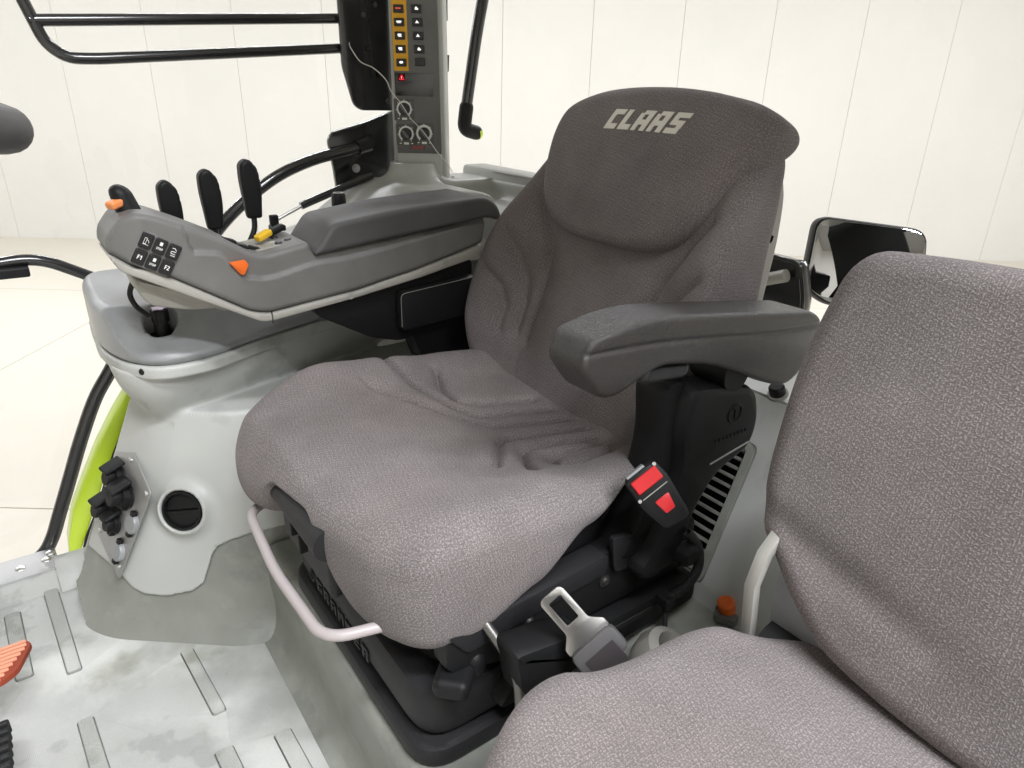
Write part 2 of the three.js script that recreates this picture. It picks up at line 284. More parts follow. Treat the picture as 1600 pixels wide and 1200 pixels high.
// ---------- the hall: concrete slab floor, white panelled walls; side walls, rear wall and ceiling are unseen
function hallObject(name) { const g = new THREE.Group(); g.name = name; g.rotation.y = -YAW; g.position.set(0, 0, 0.885); scene.add(g); return struct(g); }
{
  const W = HALL, g = hallObject('hall_floor');
  mesh('subfloor', new THREE.BoxGeometry(W.right - W.left, 0.1, W.wall + W.back).translate((W.left + W.right) / 2, W.floor - 0.062, (W.back - W.wall) / 2), M.joint, g);
  const jx = [-11, -9.2, -4.5, 0.2, 4.9, 9.6, 11.5], jz = [-11.12, -8.1, -3.44, 1.2, 5.9, 7];
  for (let i = 0; i < jx.length - 1; i++) for (let j = 0; j < jz.length - 1; j++)
    mesh('slab', new THREE.BoxGeometry(jx[i + 1] - jx[i] - 0.012, 0.06, jz[j + 1] - jz[j] - 0.012).translate((jx[i] + jx[i + 1]) / 2, W.floor - 0.03, (jz[j] + jz[j + 1]) / 2), M.concrete, g);
  const H = W.ceil - W.floor, cy = (W.ceil + W.floor) / 2;
  const back = hallObject('hall_wall');
  mesh('backing', new THREE.BoxGeometry(W.right - W.left, H, 0.06).translate((W.left + W.right) / 2, cy, -W.wall - 0.05), M.joint, back);
  for (let x = -6.76 - 1.3 * 4; x < W.right; x += 1.3) { const a = Math.max(x, W.left), b = Math.min(x + 1.3, W.right); if (b > a + 0.05) mesh('panel', rbox(b - a - 0.004, H, 0.04, 0.0015, 1).translate((a + b) / 2, cy, -W.wall), M.wall, back); }
  const sideWall = (n, w, d, x, z) => { const o = hallObject(n); mesh('panel', new THREE.BoxGeometry(w, H, d).translate(x, cy, z), M.wall, o); };  // unseen walls that bounce soft light onto the cab
  sideWall('unseen_hall_wall_left', 0.1, W.wall + W.back, W.left - 0.05, (W.back - W.wall) / 2);
  sideWall('unseen_hall_wall_right', 0.1, W.wall + W.back, W.right + 0.05, (W.back - W.wall) / 2);
  sideWall('unseen_hall_wall_rear', W.right - W.left, 0.1, (W.left + W.right) / 2, W.back + 0.05);
  const c = hallObject('unseen_hall_ceiling'); mesh('panel', new THREE.BoxGeometry(W.right - W.left, 0.1, W.wall + W.back).translate((W.left + W.right) / 2, W.ceil + 0.05, (W.back - W.wall) / 2), M.ceiling, c);  // out of view; its dark grey keeps bounced light low
  for (const [lx, lz] of lampSpots) {
    const p = hallPoint(lx, W.ceil - 0.12, lz), o = thing('unseen_strip_lamp', 'unseen white strip lamp under the hall ceiling', 'lamp', 'unseen strip lamps under the hall ceiling', [p.x, p.y, p.z]);
    o.rotation.y = -YAW;
    mesh('housing', rbox(LAMP.w + 0.06, 0.07, LAMP.d + 0.05, 0.01).translate(0, 0.04, 0), M.wall, o);
    mesh('diffuser', rbox(LAMP.w, 0.012, LAMP.d, 0.004).translate(0, 0, 0), M.lamp, o);
    const l = new THREE.RectAreaLight(LAMP.colour, LAMP.power, LAMP.w, LAMP.d); l.position.set(0, -0.015, 0); l.rotation.x = -Math.PI / 2; o.add(l);
  }
}
// ---------- unseen cab roof, its front edge set to shade the rear of the cab
{
  const rf = struct(new THREE.Group(), 'unseen_cab_roof'); scene.add(rf);
  mesh('headliner', prism('y', roundPoly([[0.37, -0.92], [1.35, -0.92], [1.35, 0.98], [0.37, 0.98]], 0.08), 1.62, 1.74, 0.02), M.lightPlastic, rf);
}
// ---------- driver's seat
const seat = thing('driver_seat', 'charcoal fabric driver seat with tall back and white lettering on its headrest', 'seat');
const BO = V(0.745, 0.55, 0), BU = V(0.3714, 0.9285, 0), BN = V(-0.9285, 0.3714, 0);     // backrest frame: crease, up the back, out of the back
const backP = (s, w, t) => V(BO.x + BU.x * s + BN.x * t, BO.y + BU.y * s + BN.y * t, w);
function backField(fn, lo, hi, h) {                 // fn(s, w, t), meshed in the backrest's own frame
  const g = boxUV(field(fn, lo, hi, h)), m = new THREE.Matrix4().makeBasis(BU, V(0, 0, 1), BN).setPosition(BO);
  g.applyMatrix4(m); return m.determinant() < 0 ? flip(g) : g;
}
{
  // cushion: plan outline (x, z), crowned top, lobes hanging in front, flutes
  const plan = outline(smoothPoly([[0.785, -0.24], [0.79, 0.05], [0.785, 0.27], [0.72, 0.295], [0.6, 0.318], [0.46, 0.328], [0.35, 0.325], [0.30, 0.307], [0.265, 0.255], [0.249, 0.16], [0.228, 0.03], [0.212, -0.09], [0.222, -0.19], [0.27, -0.25], [0.36, -0.275], [0.5, -0.283], [0.65, -0.275], [0.74, -0.262]], 140));
  const G = [
    [[0.72, -0.03], [0.68, -0.042], [0.62, -0.055], [0.59, -0.085], [0.592, -0.14], [0.61, -0.19]],
    [[0.728, 0.02], [0.652, 0.0], [0.59, -0.012], [0.566, -0.05], [0.535, -0.18], [0.525, -0.25]],
    [[0.73, 0.07], [0.657, 0.05], [0.585, 0.03], [0.538, -0.022], [0.455, -0.18]],
    [[0.728, 0.115], [0.59, 0.085], [0.558, 0.098], [0.53, 0.135], [0.50, 0.175]],
    [[0.72, 0.155], [0.6, 0.13], [0.576, 0.135], [0.556, 0.166], [0.535, 0.215]],
    [[0.71, 0.168], [0.62, 0.168], [0.6, 0.177], [0.595, 0.2], [0.62, 0.218], [0.70, 0.205]]].map(segDist);
  const topZ = curve1([[-0.3, 0.020], [-0.24, 0.034], [-0.13, 0.006], [0.03, 0.0], [0.17, 0.004], [0.28, 0.020], [0.33, 0.016]]);
  const topX = curve1([[0.2, 0.520], [0.26, 0.556], [0.36, 0.566], [0.5, 0.552], [0.62, 0.536], [0.74, 0.530], [0.8, 0.53]]);
  const sideRise = curve1([[0.36, 0], [0.47, 0.02], [0.56, 0.08], [0.66, 0.13]]);
  const sideAmt = z => sstep(0.16, 0.30, z) + sstep(-0.16, -0.27, z);
  const fn = (x, y, z) => {
    const d2 = plan(x, z), zz = z - 0.02;
    let top = topX(x) + topZ(z) * sstep(0.24, 0.42, x);
    // the flutes and the sunk panel around them
    if (x > 0.42 && y > 0.46 && Math.abs(zz) < 0.28) {
      let q = 0; for (const s of G) { const d = s(x, z); q = Math.max(q, Math.exp(-Math.sqrt(d * d + 0.000003) / 0.0062)); }
      top -= 0.026 * q * sstep(0.42, 0.5, x) * sstep(0.79, 0.72, x);
      top -= 0.006 * sstep(0.48, 0.62, x) * sstep(0.25, 0.17, Math.abs(zz));
    }
    top -= 0.006 * Math.exp(-(((x - 0.27) / 0.06) ** 2)) * Math.exp(-(((z - 0.03) / 0.06) ** 2));
    let bot = 0.411 + sideRise(x) * sideAmt(z) * 0.9 + 0.02 * sstep(0.30, 0.5, x) * (1 - sideAmt(z));
    bot -= 0.024 * sstep(0.10, 0.2, z) * sstep(0.5, 0.36, x);
    const notch = sstep(-0.065, -0.01, z) * sstep(0.155, 0.085, z);
    bot += 0.062 * notch * sstep(0.36, 0.3, x);
    bot += 0.028 * sstep(0.19, 0.07, z) * sstep(-0.13, -0.02, z) * sstep(0.40, 0.3, x);
    const mid = (top + bot) / 2, half = (top - bot) / 2;
    const bulge = 0.010 * Math.sin(Math.max(0, Math.min(1, (y - bot) / (top - bot))) * Math.PI);
    const gather = 0.0016 * Math.sin((z * 1.0 - x * 0.8) * 430) * sstep(0.035, 0.004, y - bot) * sstep(0.16, 0.22, z) * sstep(0.5, 0.42, x);
    return roundExtrude(d2 + 0.012 - bulge + gather, Math.abs(y - mid) - half, 0.042);
  };
  const cushion = worn(mesh('cushion', field(fn, [0.18, 0.35, -0.33], [0.83, 0.63, 0.37], 0.0032), M.fabric, seat));

  // backrest: plan outline (s, w)
  const bo = outline(smoothPoly([[-0.075, -0.2], [-0.02, -0.262], [0.06, -0.298], [0.15, -0.312], [0.24, -0.300], [0.33, -0.268], [0.42, -0.246], [0.49, -0.225], [0.515, -0.12], [0.52, 0], [0.515, 0.12], [0.49, 0.225], [0.42, 0.250], [0.33, 0.266], [0.24, 0.284], [0.15, 0.298], [0.06, 0.288], [-0.02, 0.268], [-0.075, 0.2], [-0.085, 0]], 140));
  const gl = [[[0.345, -0.215], [0.30, -0.178], [0.24, -0.145], [0.18, -0.13], [0.12, -0.128], [0.06, -0.13]], [[0.25, -0.245], [0.215, -0.205], [0.17, -0.175], [0.12, -0.165], [0.07, -0.165]], [[0.17, -0.27], [0.145, -0.22], [0.11, -0.20], [0.06, -0.20]]];
  const GB = []; for (const l of gl) { GB.push(segDist(l)); GB.push(segDist(l.map(p => [p[0], -p[1]]))); }
  const bfn = (s, w, t) => {
    const d2 = bo(s, w), a = Math.abs(w);
    let front = -0.012 + 0.058 * sstep(0.13, 0.275, a) * sstep(0.52, 0.25, s) * lerp(0.55, 1, sstep(-0.05, 0.08, s)) + 0.018 * Math.exp(-(((s - 0.12) / 0.09) ** 2)) * sstep(0.16, 0.05, a);
    let q = 0; for (let k = 0; k < GB.length; k++) { if ((k & 1) !== (w > 0 ? 1 : 0)) continue; const d = GB[k](s, w); q = Math.max(q, Math.exp(-Math.sqrt(d * d + 0.000006) / 0.011)); }
    front -= 0.015 * q;
    front -= 0.02 * sstep(0.30, 0.42, s) * sstep(0.2, 0.1, a);
    const rear = -0.105; return roundExtrude(d2, Math.abs(t - (front + rear) / 2) - (front - rear) / 2, 0.038);
  };
  worn(mesh('backrest', backField(bfn, [-0.12, -0.37, -0.14], [0.56, 0.37, 0.09], 0.0045), M.fabric, seat, true));
  // headrest shield lying on the upper back
  const ho = outline(smoothPoly([[0.277, 0], [0.280, -0.09], [0.300, -0.155], [0.345, -0.196], [0.40, -0.222], [0.46, -0.232], [0.515, -0.218], [0.548, -0.15], [0.560, 0], [0.548, 0.15], [0.532, 0.215], [0.508, 0.256], [0.478, 0.257], [0.42, 0.228], [0.345, 0.19], [0.300, 0.150], [0.280, 0.09]], 140));
  const hfront = (s, w) => 0.034 - 0.26 * w * w - 0.9 * (s - 0.40) * (s - 0.40) * sstep(0.40, 0.56, s) - 0.010 * sstep(0.36, 0.28, s);
  const seamD = segDist([[0.555, 0.12], [0.53, 0.205], [0.50, 0.238], [0.46, 0.248]]);
  const hfn = (s, w, t) => { const f = hfront(s, w) - 0.0035 * Math.exp(-((seamD(s, w) / 0.0035) ** 2)), rear = lerp(-0.03, -0.085, sstep(0.40, 0.5, s)); return roundExtrude(ho(s, w), Math.abs(t - (f + rear) / 2) - (f - rear) / 2, lerp(0.022, 0.036, sstep(0.32, 0.45, s))); };
  const head = worn(mesh('headrest', backField(hfn, [0.24, -0.29, -0.12], [0.6, 0.31, 0.07], 0.0045), M.fabric, seat, true));
  // stitched lettering that follows the headrest
  {
    const quads = [], SL = 0.26, K = 0.176 / 5.15, H = 0.036;                             // slant, unit, letter height
    const Q = (x, a, b, c, d) => quads.push([x + a, b, x + c, d]);                          // box in letter units (0..1 wide, 0..1 high)
    let x = 0;
    Q(x, 0, 0, 0.30, 1); Q(x, 0.30, 0.74, 0.82, 1); Q(x, 0.30, 0, 0.78, 0.27); x += 1.0;     // C
    Q(x, 0, 0, 0.30, 1); Q(x, 0.30, 0, 0.76, 0.27); x += 0.95;                              // L
    for (let k = 0; k < 2; k++) { Q(x, 0, 0, 0.28, 0.86); Q(x, 0.28, 0.30, 0.56, 0.54); Q(x, 0.56, 0, 0.86, 1); Q(x, 0.20, 0.80, 0.56, 1); x += 1.06; }   // A A
    Q(x, 0, 0, 0.78, 0.25); Q(x, 0.52, 0.25, 0.82, 0.40); Q(x, 0.06, 0.40, 0.82, 0.62); Q(x, 0.06, 0.62, 0.34, 0.76); Q(x, 0.06, 0.76, 0.90, 1);          // S
    const P = [], N = 6;
    const pt = (u, v, lift) => { const w = -0.066 + K * u + SL * H * v * 1.3, s = 0.466 + H * v; const f = hfront(s, w) + lift; const p = backP(s, w, f); return [p.x, p.y, p.z]; };
    const push = (...a) => { for (const q of a) P.push(...q); };
    for (const [u0, v0, u1, v1] of quads) for (let i = 0; i < N; i++) for (let j = 0; j < 3; j++) {
      const a = lerp(u0, u1, i / N), b = lerp(u0, u1, (i + 1) / N), c = lerp(v0, v1, j / 3), d = lerp(v0, v1, (j + 1) / 3), T = 0.0016, B = -0.004;
      push(pt(a, c, T), pt(b, c, T), pt(b, d, T), pt(a, c, T), pt(b, d, T), pt(a, d, T));
      if (i === 0) push(pt(a, c, B), pt(a, c, T), pt(a, d, T), pt(a, c, B), pt(a, d, T), pt(a, d, B));
      if (i === N - 1) push(pt(b, c, T), pt(b, c, B), pt(b, d, B), pt(b, c, T), pt(b, d, B), pt(b, d, T));
      if (j === 0) push(pt(a, c, B), pt(b, c, B), pt(b, c, T), pt(a, c, B), pt(b, c, T), pt(a, c, T));
      if (j === 2) push(pt(a, d, T), pt(b, d, T), pt(b, d, B), pt(a, d, T), pt(b, d, B), pt(a, d, B));
    }
    const g = new THREE.BufferGeometry(); g.setAttribute('position', new THREE.BufferAttribute(new Float32Array(P), 3)); g.computeVertexNormals();
    mesh('lettering', g, M.thread, head).userData.label = 'off-white stitched CLAAS lettering';
  }
  // grey shell behind the back
  const so = outline(smoothPoly([[0.02, -0.24], [0.2, -0.30], [0.42, -0.262], [0.5, -0.22], [0.49, 0.18], [0.45, 0.212], [0.38, 0.234], [0.3, 0.248], [0.2, 0.258], [0.02, 0.21]], 90));
  const shell = mesh('back_shell', backField((s, w, t) => roundExtrude(so(s, w), Math.abs(t + 0.115) - 0.03, 0.015), [-0.03, -0.36, -0.17], [0.55, 0.36, -0.06], 0.006), M.trimSpot, seat);
  const tab = rbox(0.012, 0.006, 0.02, 0.002); tab.applyMatrix4(new THREE.Matrix4().makeBasis(BU, V(0, 0, 1), BN).setPosition(backP(0.36, 0.2395, -0.105))); mesh('shell_notch', tab, M.shellPlastic, shell);  // small dark block standing in for a notch in the shell edge

  // suspension base
  const ring = (y0, y1, x0, x1, z0, z1, r, bev = 0.01) => prism('y', roundPoly([[x0, z0], [x1, z0], [x1, z1], [x0, z1]], r, 8), y0, y1, bev);
  mesh('base_lip', ring(0.193, 0.228, 0.292, 0.79, -0.205, 0.312, 0.06, 0.010), M.baseBlack, seat);
  const bb = mesh('base_cover', ring(0.234, 0.318, 0.302, 0.78, -0.195, 0.302, 0.06, 0.020), M.baseBlack, seat);
  mesh('bellows', [0, 1, 2, 3].map(k => ring(0.305 + k * 0.027, 0.333 + k * 0.027, 0.345 - k * 0.006, 0.74, -0.17, 0.255, 0.04, 0.009)), M.blackPlastic, seat);
  mesh('seat_pan', prism('y', roundPoly([[0.31, -0.215], [0.76, -0.215], [0.76, 0.265], [0.31, 0.265]], 0.04), 0.418, 0.47, 0.008), M.baseBlack, seat);
  // raised lettering on the front of the base
  {
    const glyph = { G: [[0, 0, .28, 1], [.28, 0, .9, .22], [.28, .78, .9, 1], [.65, .22, .9, .55], [.45, .4, .65, .55]], R: [[0, 0, .28, 1], [.28, .78, .85, 1], [.62, .5, .9, .8], [.28, .38, .8, .55], [.6, 0, .9, .38]], A: [[0, 0, .25, .85], [.65, 0, .9, .85], [.15, .8, .75, 1], [.25, .35, .65, .52]], M: [[0, 0, .22, 1], [.68, 0, .9, 1], [.22, .7, .68, .95], [.36, .4, .54, .7]], E: [[0, 0, .28, 1], [.28, 0, .85, .2], [.28, .4, .75, .6], [.28, .8, .85, 1]] };
    const gs = []; let u = 0; for (const ch of 'GRAMMER') { for (const [a, b, c, d] of glyph[ch]) gs.push(new THREE.BoxGeometry(0.004, (d - b) * 0.024, (c - a) * 0.026).translate(0.3015, 0.250 + (b + d) / 2 * 0.022, -0.075 + u + (a + c) / 2 * 0.024)); u += 0.0305; }
    mesh('lettering', gs, M.baseBlack, bb).userData.label = 'raised black GRAMMER lettering';
    mesh('emblem', at(new THREE.TorusGeometry(0.010, 0.0028, 8, 20), 0.3015, 0.262, -0.10, 0, Math.PI / 2), M.baseBlack, bb);
  }
  // front mechanism seen in the notch of the cushion
  const slide = mesh('slide_housing', [rod([0.258, 0.490, -0.07], [0.258, 0.490, 0.14], 0.026), rbox(0.05, 0.095, 0.20, 0.01).translate(0.278, 0.440, 0.035)], M.baseBlack, seat);
  mesh('clip', rbox(0.012, 0.03, 0.006, 0.002).translate(0.243, 0.462, 0.03), M.blackPlastic, slide); mesh('clip', rbox(0.012, 0.03, 0.006, 0.002).translate(0.243, 0.45, 0.062), M.blackPlastic, slide);
  mesh('slide_bar', pipe([[0.33, 0.423, -0.12], [0.212, 0.428, -0.105], [0.200, 0.420, 0.06], [0.205, 0.424, 0.230], [0.33, 0.424, 0.262]], 0.0075, 0.035), M.handle, seat).userData.label = 'pinkish grey bent tube handle under the cushion front';
  // left side: rail, recliner cover, adjusters
  mesh('side_rail', [prism('z', roundPoly([[0.33, 0.36], [0.42, 0.335], [0.80, 0.335], [0.80, 0.43], [0.62, 0.44], [0.33, 0.42]], 0.02), 0.275, 0.312, 0.006)], M.blackPlastic, seat);
  mesh('lower_rail', [prism('z', roundPoly([[0.40, 0.27], [0.80, 0.27], [0.80, 0.325], [0.44, 0.325]], 0.015), 0.262, 0.330, 0.006)], M.blackPlastic, seat);
  const cover = mesh('recliner_cover', [prism('z', roundPoly([[0.695, 0.69], [0.845, 0.66], [0.865, 0.60], [0.855, 0.555], [0.775, 0.53], [0.735, 0.47], [0.72, 0.40], [0.655, 0.385], [0.628, 0.41], [0.672, 0.455], [0.70, 0.56], [0.69, 0.62]], 0.03), 0.292, 0.352, 0.012)], M.blackPlastic, seat);
  mesh('cover_cheek', [prism('z', roundPoly([[0.668, 0.695], [0.73, 0.69], [0.72, 0.58], [0.72, 0.47], [0.66, 0.42], [0.61, 0.42], [0.66, 0.5], [0.68, 0.6]], 0.03), 0.262, 0.328, 0.014)], M.blackPlastic, seat);
  mesh('emblem', [at(new THREE.TorusGeometry(0.0145, 0.0016, 8, 28), 0.796, 0.628, 0.3525), rbox(0.006, 0.018, 0.003, 0.001).translate(0.798, 0.628, 0.3525), rbox(0.014, 0.004, 0.003, 0.001).translate(0.797, 0.637, 0.3525)], M.blackPlastic, cover);
  mesh('lettering', Array.from({ length: 9 }, (_, k) => rbox(0.0045, 0.006, 0.002, 0.0008).translate(0.762 + k * 0.0085, 0.592 + k * 0.0001, 0.3525)), M.blackPlastic, cover);
  mesh('cover_edge', rod([0.755, 0.556, 0.3525], [0.842, 0.568, 0.3525], 0.0014), M.trimSpot, cover);
  const piv = mesh('pivot_cap', at(lathe([[0, 0.012], [0.012, 0.012], [0.018, 0.006], [0.019, -0.01], [0.021, -0.012], [0.021, -0.03]]), 0.722, 0.415, 0.36, Math.PI / 2), M.blackPlastic, seat);
  mesh('adjuster_box', [prism('z', roundPoly([[0.385, 0.42], [0.50, 0.40], [0.52, 0.345], [0.45, 0.325], [0.40, 0.335]], 0.015), 0.33, 0.385, 0.012)], M.blackPlastic, seat);
  mesh('adjuster_lever', [pipe([[0.385, 0.425, 0.315], [0.405, 0.372, 0.365], [0.392, 0.318, 0.39]], 0.0072, 0.03)], M.darkSteel, seat);
  mesh('lever_grip', rod([0.394, 0.325, 0.388], [0.376, 0.262, 0.412], 0.0115, 0.0145), M.rubber, seat);
  const knob = mesh('height_knob', [rbox(0.075, 0.03, 0.05, 0.012).applyMatrix4(new THREE.Matrix4().makeRotationY(0.75)).translate(0.352, 0.345, 0.300), rbox(0.05, 0.045, 0.05, 0.016).applyMatrix4(new THREE.Matrix4().makeRotationY(0.75)).translate(0.378, 0.352, 0.290)], M.blackPlastic, seat);
  for (const [x, y] of [[0.46, 0.385], [0.60, 0.39], [0.76, 0.375]]) mesh('rail_bolt', at(lathe([[0, 0.006], [0.005, 0.006], [0.0075, 0.003], [0.010, 0.002], [0.010, 0]], 16), x, y, 0.312, Math.PI / 2), M.darkSteel, seat);
  mesh('rail_slot', rbox(0.10, 0.010, 0.003, 0.001).translate(0.66, 0.305, 0.3305), M.rubber, seat);
  mesh('belt_bracket', prism('z', roundPoly([[0.60, 0.47], [0.665, 0.455], [0.655, 0.40], [0.61, 0.405]], 0.01), 0.312, 0.322, 0.002), M.baseBlack, seat);
  mesh('pan_skirt', prism('z', roundPoly([[0.33, 0.425], [0.60, 0.44], [0.60, 0.405], [0.45, 0.395], [0.36, 0.385]], 0.01), 0.28, 0.318, 0.004), M.baseBlack, seat);
  // left armrest
  const arm = thing('armrest', 'dark grey moulded folding armrest beside the driver seat back', 'armrest');
  {
    const prof = outline(roundPoly([[0.492, 0.800, 0.008], [0.538, 0.809, 0.05], [0.60, 0.811, 0.06], [0.70, 0.798, 0.1], [0.814, 0.781, 0.1], [0.93, 0.765, 0.03], [0.963, 0.740, 0.02], [0.950, 0.672, 0.04], [0.907, 0.645, 0.03], [0.846, 0.666, 0.05], [0.763, 0.703, 0.06], [0.691, 0.730, 0.05], [0.610, 0.746, 0.03], [0.573, 0.734, 0.03], [0.542, 0.718, 0.03], [0.512, 0.722, 0.03], [0.478, 0.768, 0.012]], 0.03));
    const half = curve1([[0.47, 0.0325], [0.55, 0.0355], [0.95, 0.0385]]);
    const afn = (x, y, z) => { const groove = 0.0022 * Math.exp(-(((y - (lerp(0.783, 0.742, sstep(0.5, 0.95, x)))) / 0.0028) ** 2)); return roundExtrude(prof(x, y), Math.abs(z - 0.3315) - half(x) + groove + 0.010 * sstep(0.75, 0.69, y), 0.008); };
    mesh('arm_body', field(afn, [0.45, 0.62, 0.27], [0.99, 0.84, 0.40], 0.0034), M.armPad, arm);
    mesh('tilt_wheel', [at(rbox(0.085, 0.024, 0.03, 0.010), 0.635, 0.727, 0.342, 0, 0, -0.09)], M.buttonBlack, arm);
    mesh('pivot', rod([0.79, 0.69, 0.27], [0.79, 0.69, 0.35], 0.028), M.blackPlastic, arm);
  }
}
// ---------- cab floor, seat plinth and rear bulkhead
{
  const fl = struct(new THREE.Group(), 'cab_floor'); scene.add(fl);
  // raised edge along the right door
  mesh('mat_edge', [prism('x', [[-0.79, -0.03], [-0.79, 0.014], [-0.782, 0.022], [-0.735, 0.022], [-0.712, 0.012], [-0.69, -0.002], [-0.69, -0.03]], -0.95, -0.075, 0), prism('x', [[-0.79, -0.03], [-0.79, 0.03], [-0.77, 0.04], [-0.73, 0.04], [-0.70, 0.025], [-0.68, -0.002], [-0.68, -0.03]], -0.08, -0.01, 0.004)], M.mat, fl);
  const ribs = [[[-0.185, -0.66], [-0.158, -0.66], [-0.146, -0.44], [-0.173, -0.44]], [[-0.112, -0.70], [-0.086, -0.70], [-0.069, -0.405], [-0.092, -0.405]], [[0.096, -0.342], [0.118, -0.342], [0.133, -0.15], [0.111, -0.15]], [[0.186, -0.046], [0.214, -0.046], [0.220, 0.13], [0.192, 0.13]], [[0.092, -0.068], [0.121, -0.068], [0.129, 0.09], [0.100, 0.09]], [[0.0, -0.03], [0.026, -0.03], [0.034, 0.13], [0.008, 0.13]], [[-0.09, -0.27], [-0.066, -0.27], [-0.055, -0.11], [-0.08, -0.11]]];
  const grow = r => { const cx = (r[0][0] + r[2][0]) / 2, cz = (r[0][1] + r[2][1]) / 2; return roundPoly(r.map(([x, z]) => [x + 0.003 * Math.sign(x - cx), z + 0.003 * Math.sign(z - cz)]), 0.008); };
  mesh('floor_mat', prism('y', roundPoly([[-0.95, -0.715], [0.42, -0.715], [0.42, 0.95], [-0.95, 0.95]], 0.01), -0.012, 0, 0.0012, ribs.map(grow)), M.mat, fl);
  mesh('floor_base', prism('y', [[-0.95, -0.715], [0.42, -0.715], [0.42, 0.95], [-0.95, 0.95]], -0.03, -0.006, 0), M.shadedGreenPlastic, fl);
  for (const r of ribs) {
    mesh('rib', prism('y', roundPoly(r, 0.006), -0.008, 0.0055, 0.0025), M.rib, fl);
  }
  mesh('plinth', field((x, y, z) => smax(smax(0.278 + (0.2 - y) * 0.03 - x, y - 0.192, 0.03), Math.max(-0.34 - z, z - 0.62, x - 0.85), 0.02) + 0 * y, [0.25, -0.02, -0.37], [0.88, 0.24, 0.65], 0.008), M.shadedGreenPlastic, fl);  // darker than the floor mat, some of it shade put into the colour
  const toe = [[0.31, -0.004], [0.31, 0.06], [0.282, 0.06]]; for (let k = 1; k <= 8; k++) { const a = k / 8 * Math.PI / 2; toe.push([0.282 - 0.04 * (1 - Math.cos(a)), 0.06 - 0.059 * Math.sin(a)]); } toe.push([0.242, -0.004]);
  mesh('plinth_toe', prism('z', toe, -0.33, 0.6, 0), M.shadedGreenPlastic, fl);
}
{
  const bk = struct(new THREE.Group(), 'rear_bulkhead'); scene.add(bk);
  // sloping rear panel, pierced for the grille
  const SP = (v, n = 0) => [0.80 + 0.588 * v - 0.809 * n, 0.285 + 0.809 * v + 0.588 * n];       // along the slope and out of it
  const slope = (name, pts, n0, n1, mat, parent, bev = 0.002, holes = []) => {                    // pts are (z, v)
    const g = prism('x', pts, 0, n1 - n0, bev, holes); const m = new THREE.Matrix4().makeBasis(V(-0.809, 0.588, 0), V(0.588, 0.809, 0), V(0, 0, 1)).setPosition(0.80 - 0.809 * n0, 0.285 + 0.588 * n0, 0);
    g.applyMatrix4(m); if (m.determinant() < 0) flip(g);
    return mesh(name, g, mat, parent);
  };
  const gz0 = 0.07, hole = roundPoly([[gz0, 0.012], [0.337, 0.012], [0.304, 0.272], [gz0, 0.272]], 0.02);
  slope('sloping_panel', [[-0.86, -0.02], [0.95, -0.02], [0.95, 0.352], [-0.86, 0.352]], -0.02, 0, M.lightPlastic, bk, 0.003, [hole]);
  mesh('rear_wall', prism('z', [[1.012, 0.572], [1.16, 0.572], [1.16, 0.0], [0.95, 0.0]], -0.86, 0.95, 0.008), M.lightPlastic, bk);
  mesh('rear_deck', prism('z', [[0.60, 0.20], [0.70, 0.255], [0.81, 0.282], [0.84, 0.18], [0.60, 0.15]], -0.40, 0.95, 0.002), M.shadedGreenPlastic, bk);  // dark tone partly painted shade behind the seats
  mesh('duct', prism('z', [[0.86, 0.27], [1.02, 0.50], [1.06, 0.46], [0.92, 0.22]], 0.05, 0.35, 0), M.rubber, bk);
  const gr = thing('air_grille', 'grey slatted air grille behind the driver seat', 'grille');
  const inner = roundPoly([[gz0 + 0.01, 0.026], [0.318, 0.026], [0.288, 0.258], [gz0 + 0.01, 0.258]], 0.012);
  slope('frame', roundPoly([[gz0 + 0.003, 0.016], [0.332, 0.016], [0.300, 0.268], [gz0 + 0.003, 0.268]], 0.018), -0.016, 0.004, M.shadedGreenPlastic, gr, 0.002, [inner]);
  for (let k = 0; k < 14; k++) { const v = 0.030 + k * 0.0168; slope('slat', [[gz0 + 0.008, v], [0.318 - v * 0.12, v], [0.318 - v * 0.12, v + 0.006], [gz0 + 0.008, v + 0.006]], -0.018, 0.001, M.shadedGreenPlastic, gr, 0.0012); }
  const kn = thing('panel_knob', 'black round knob on the pale panel behind the seats', 'knob', null, [1.02, 0.578, 0.28]);
  mesh('cap', at(lathe([[0, 0.020], [0.010, 0.020], [0.0135, 0.016], [0.0135, 0.003], [0.012, 0]]), 0, 0, 0, 0, 0, 0.5), M.blackPlastic, kn);
  mesh('washer', at(lathe([[0, 0.002], [0.017, 0.002], [0.018, -0.002], [0, -0.002]]), 0, 0, 0, 0, 0, 0.5), M.trimSpot, kn);
  const ob = thing('orange_button', 'round orange push button in a black mount beside the passenger seat', 'button', null, [0.806, 0.285, 0.392]);
  mesh('button_cap', at(lathe([[0, 0.030], [0.010, 0.030], [0.0135, 0.027], [0.0140, 0.006], [0.0140, 0]]), 0, 0, 0, 0, 0, 0.35), M.orange, ob);
  mesh('mount', [at(prism('y', roundPoly([[-0.026, -0.018], [0.026, -0.018], [0.026, 0.018], [-0.026, 0.018]], 0.009), -0.004, 0.008, 0.002), 0, 0, 0, 0, 0.5)], M.shellPlastic, ob);
}
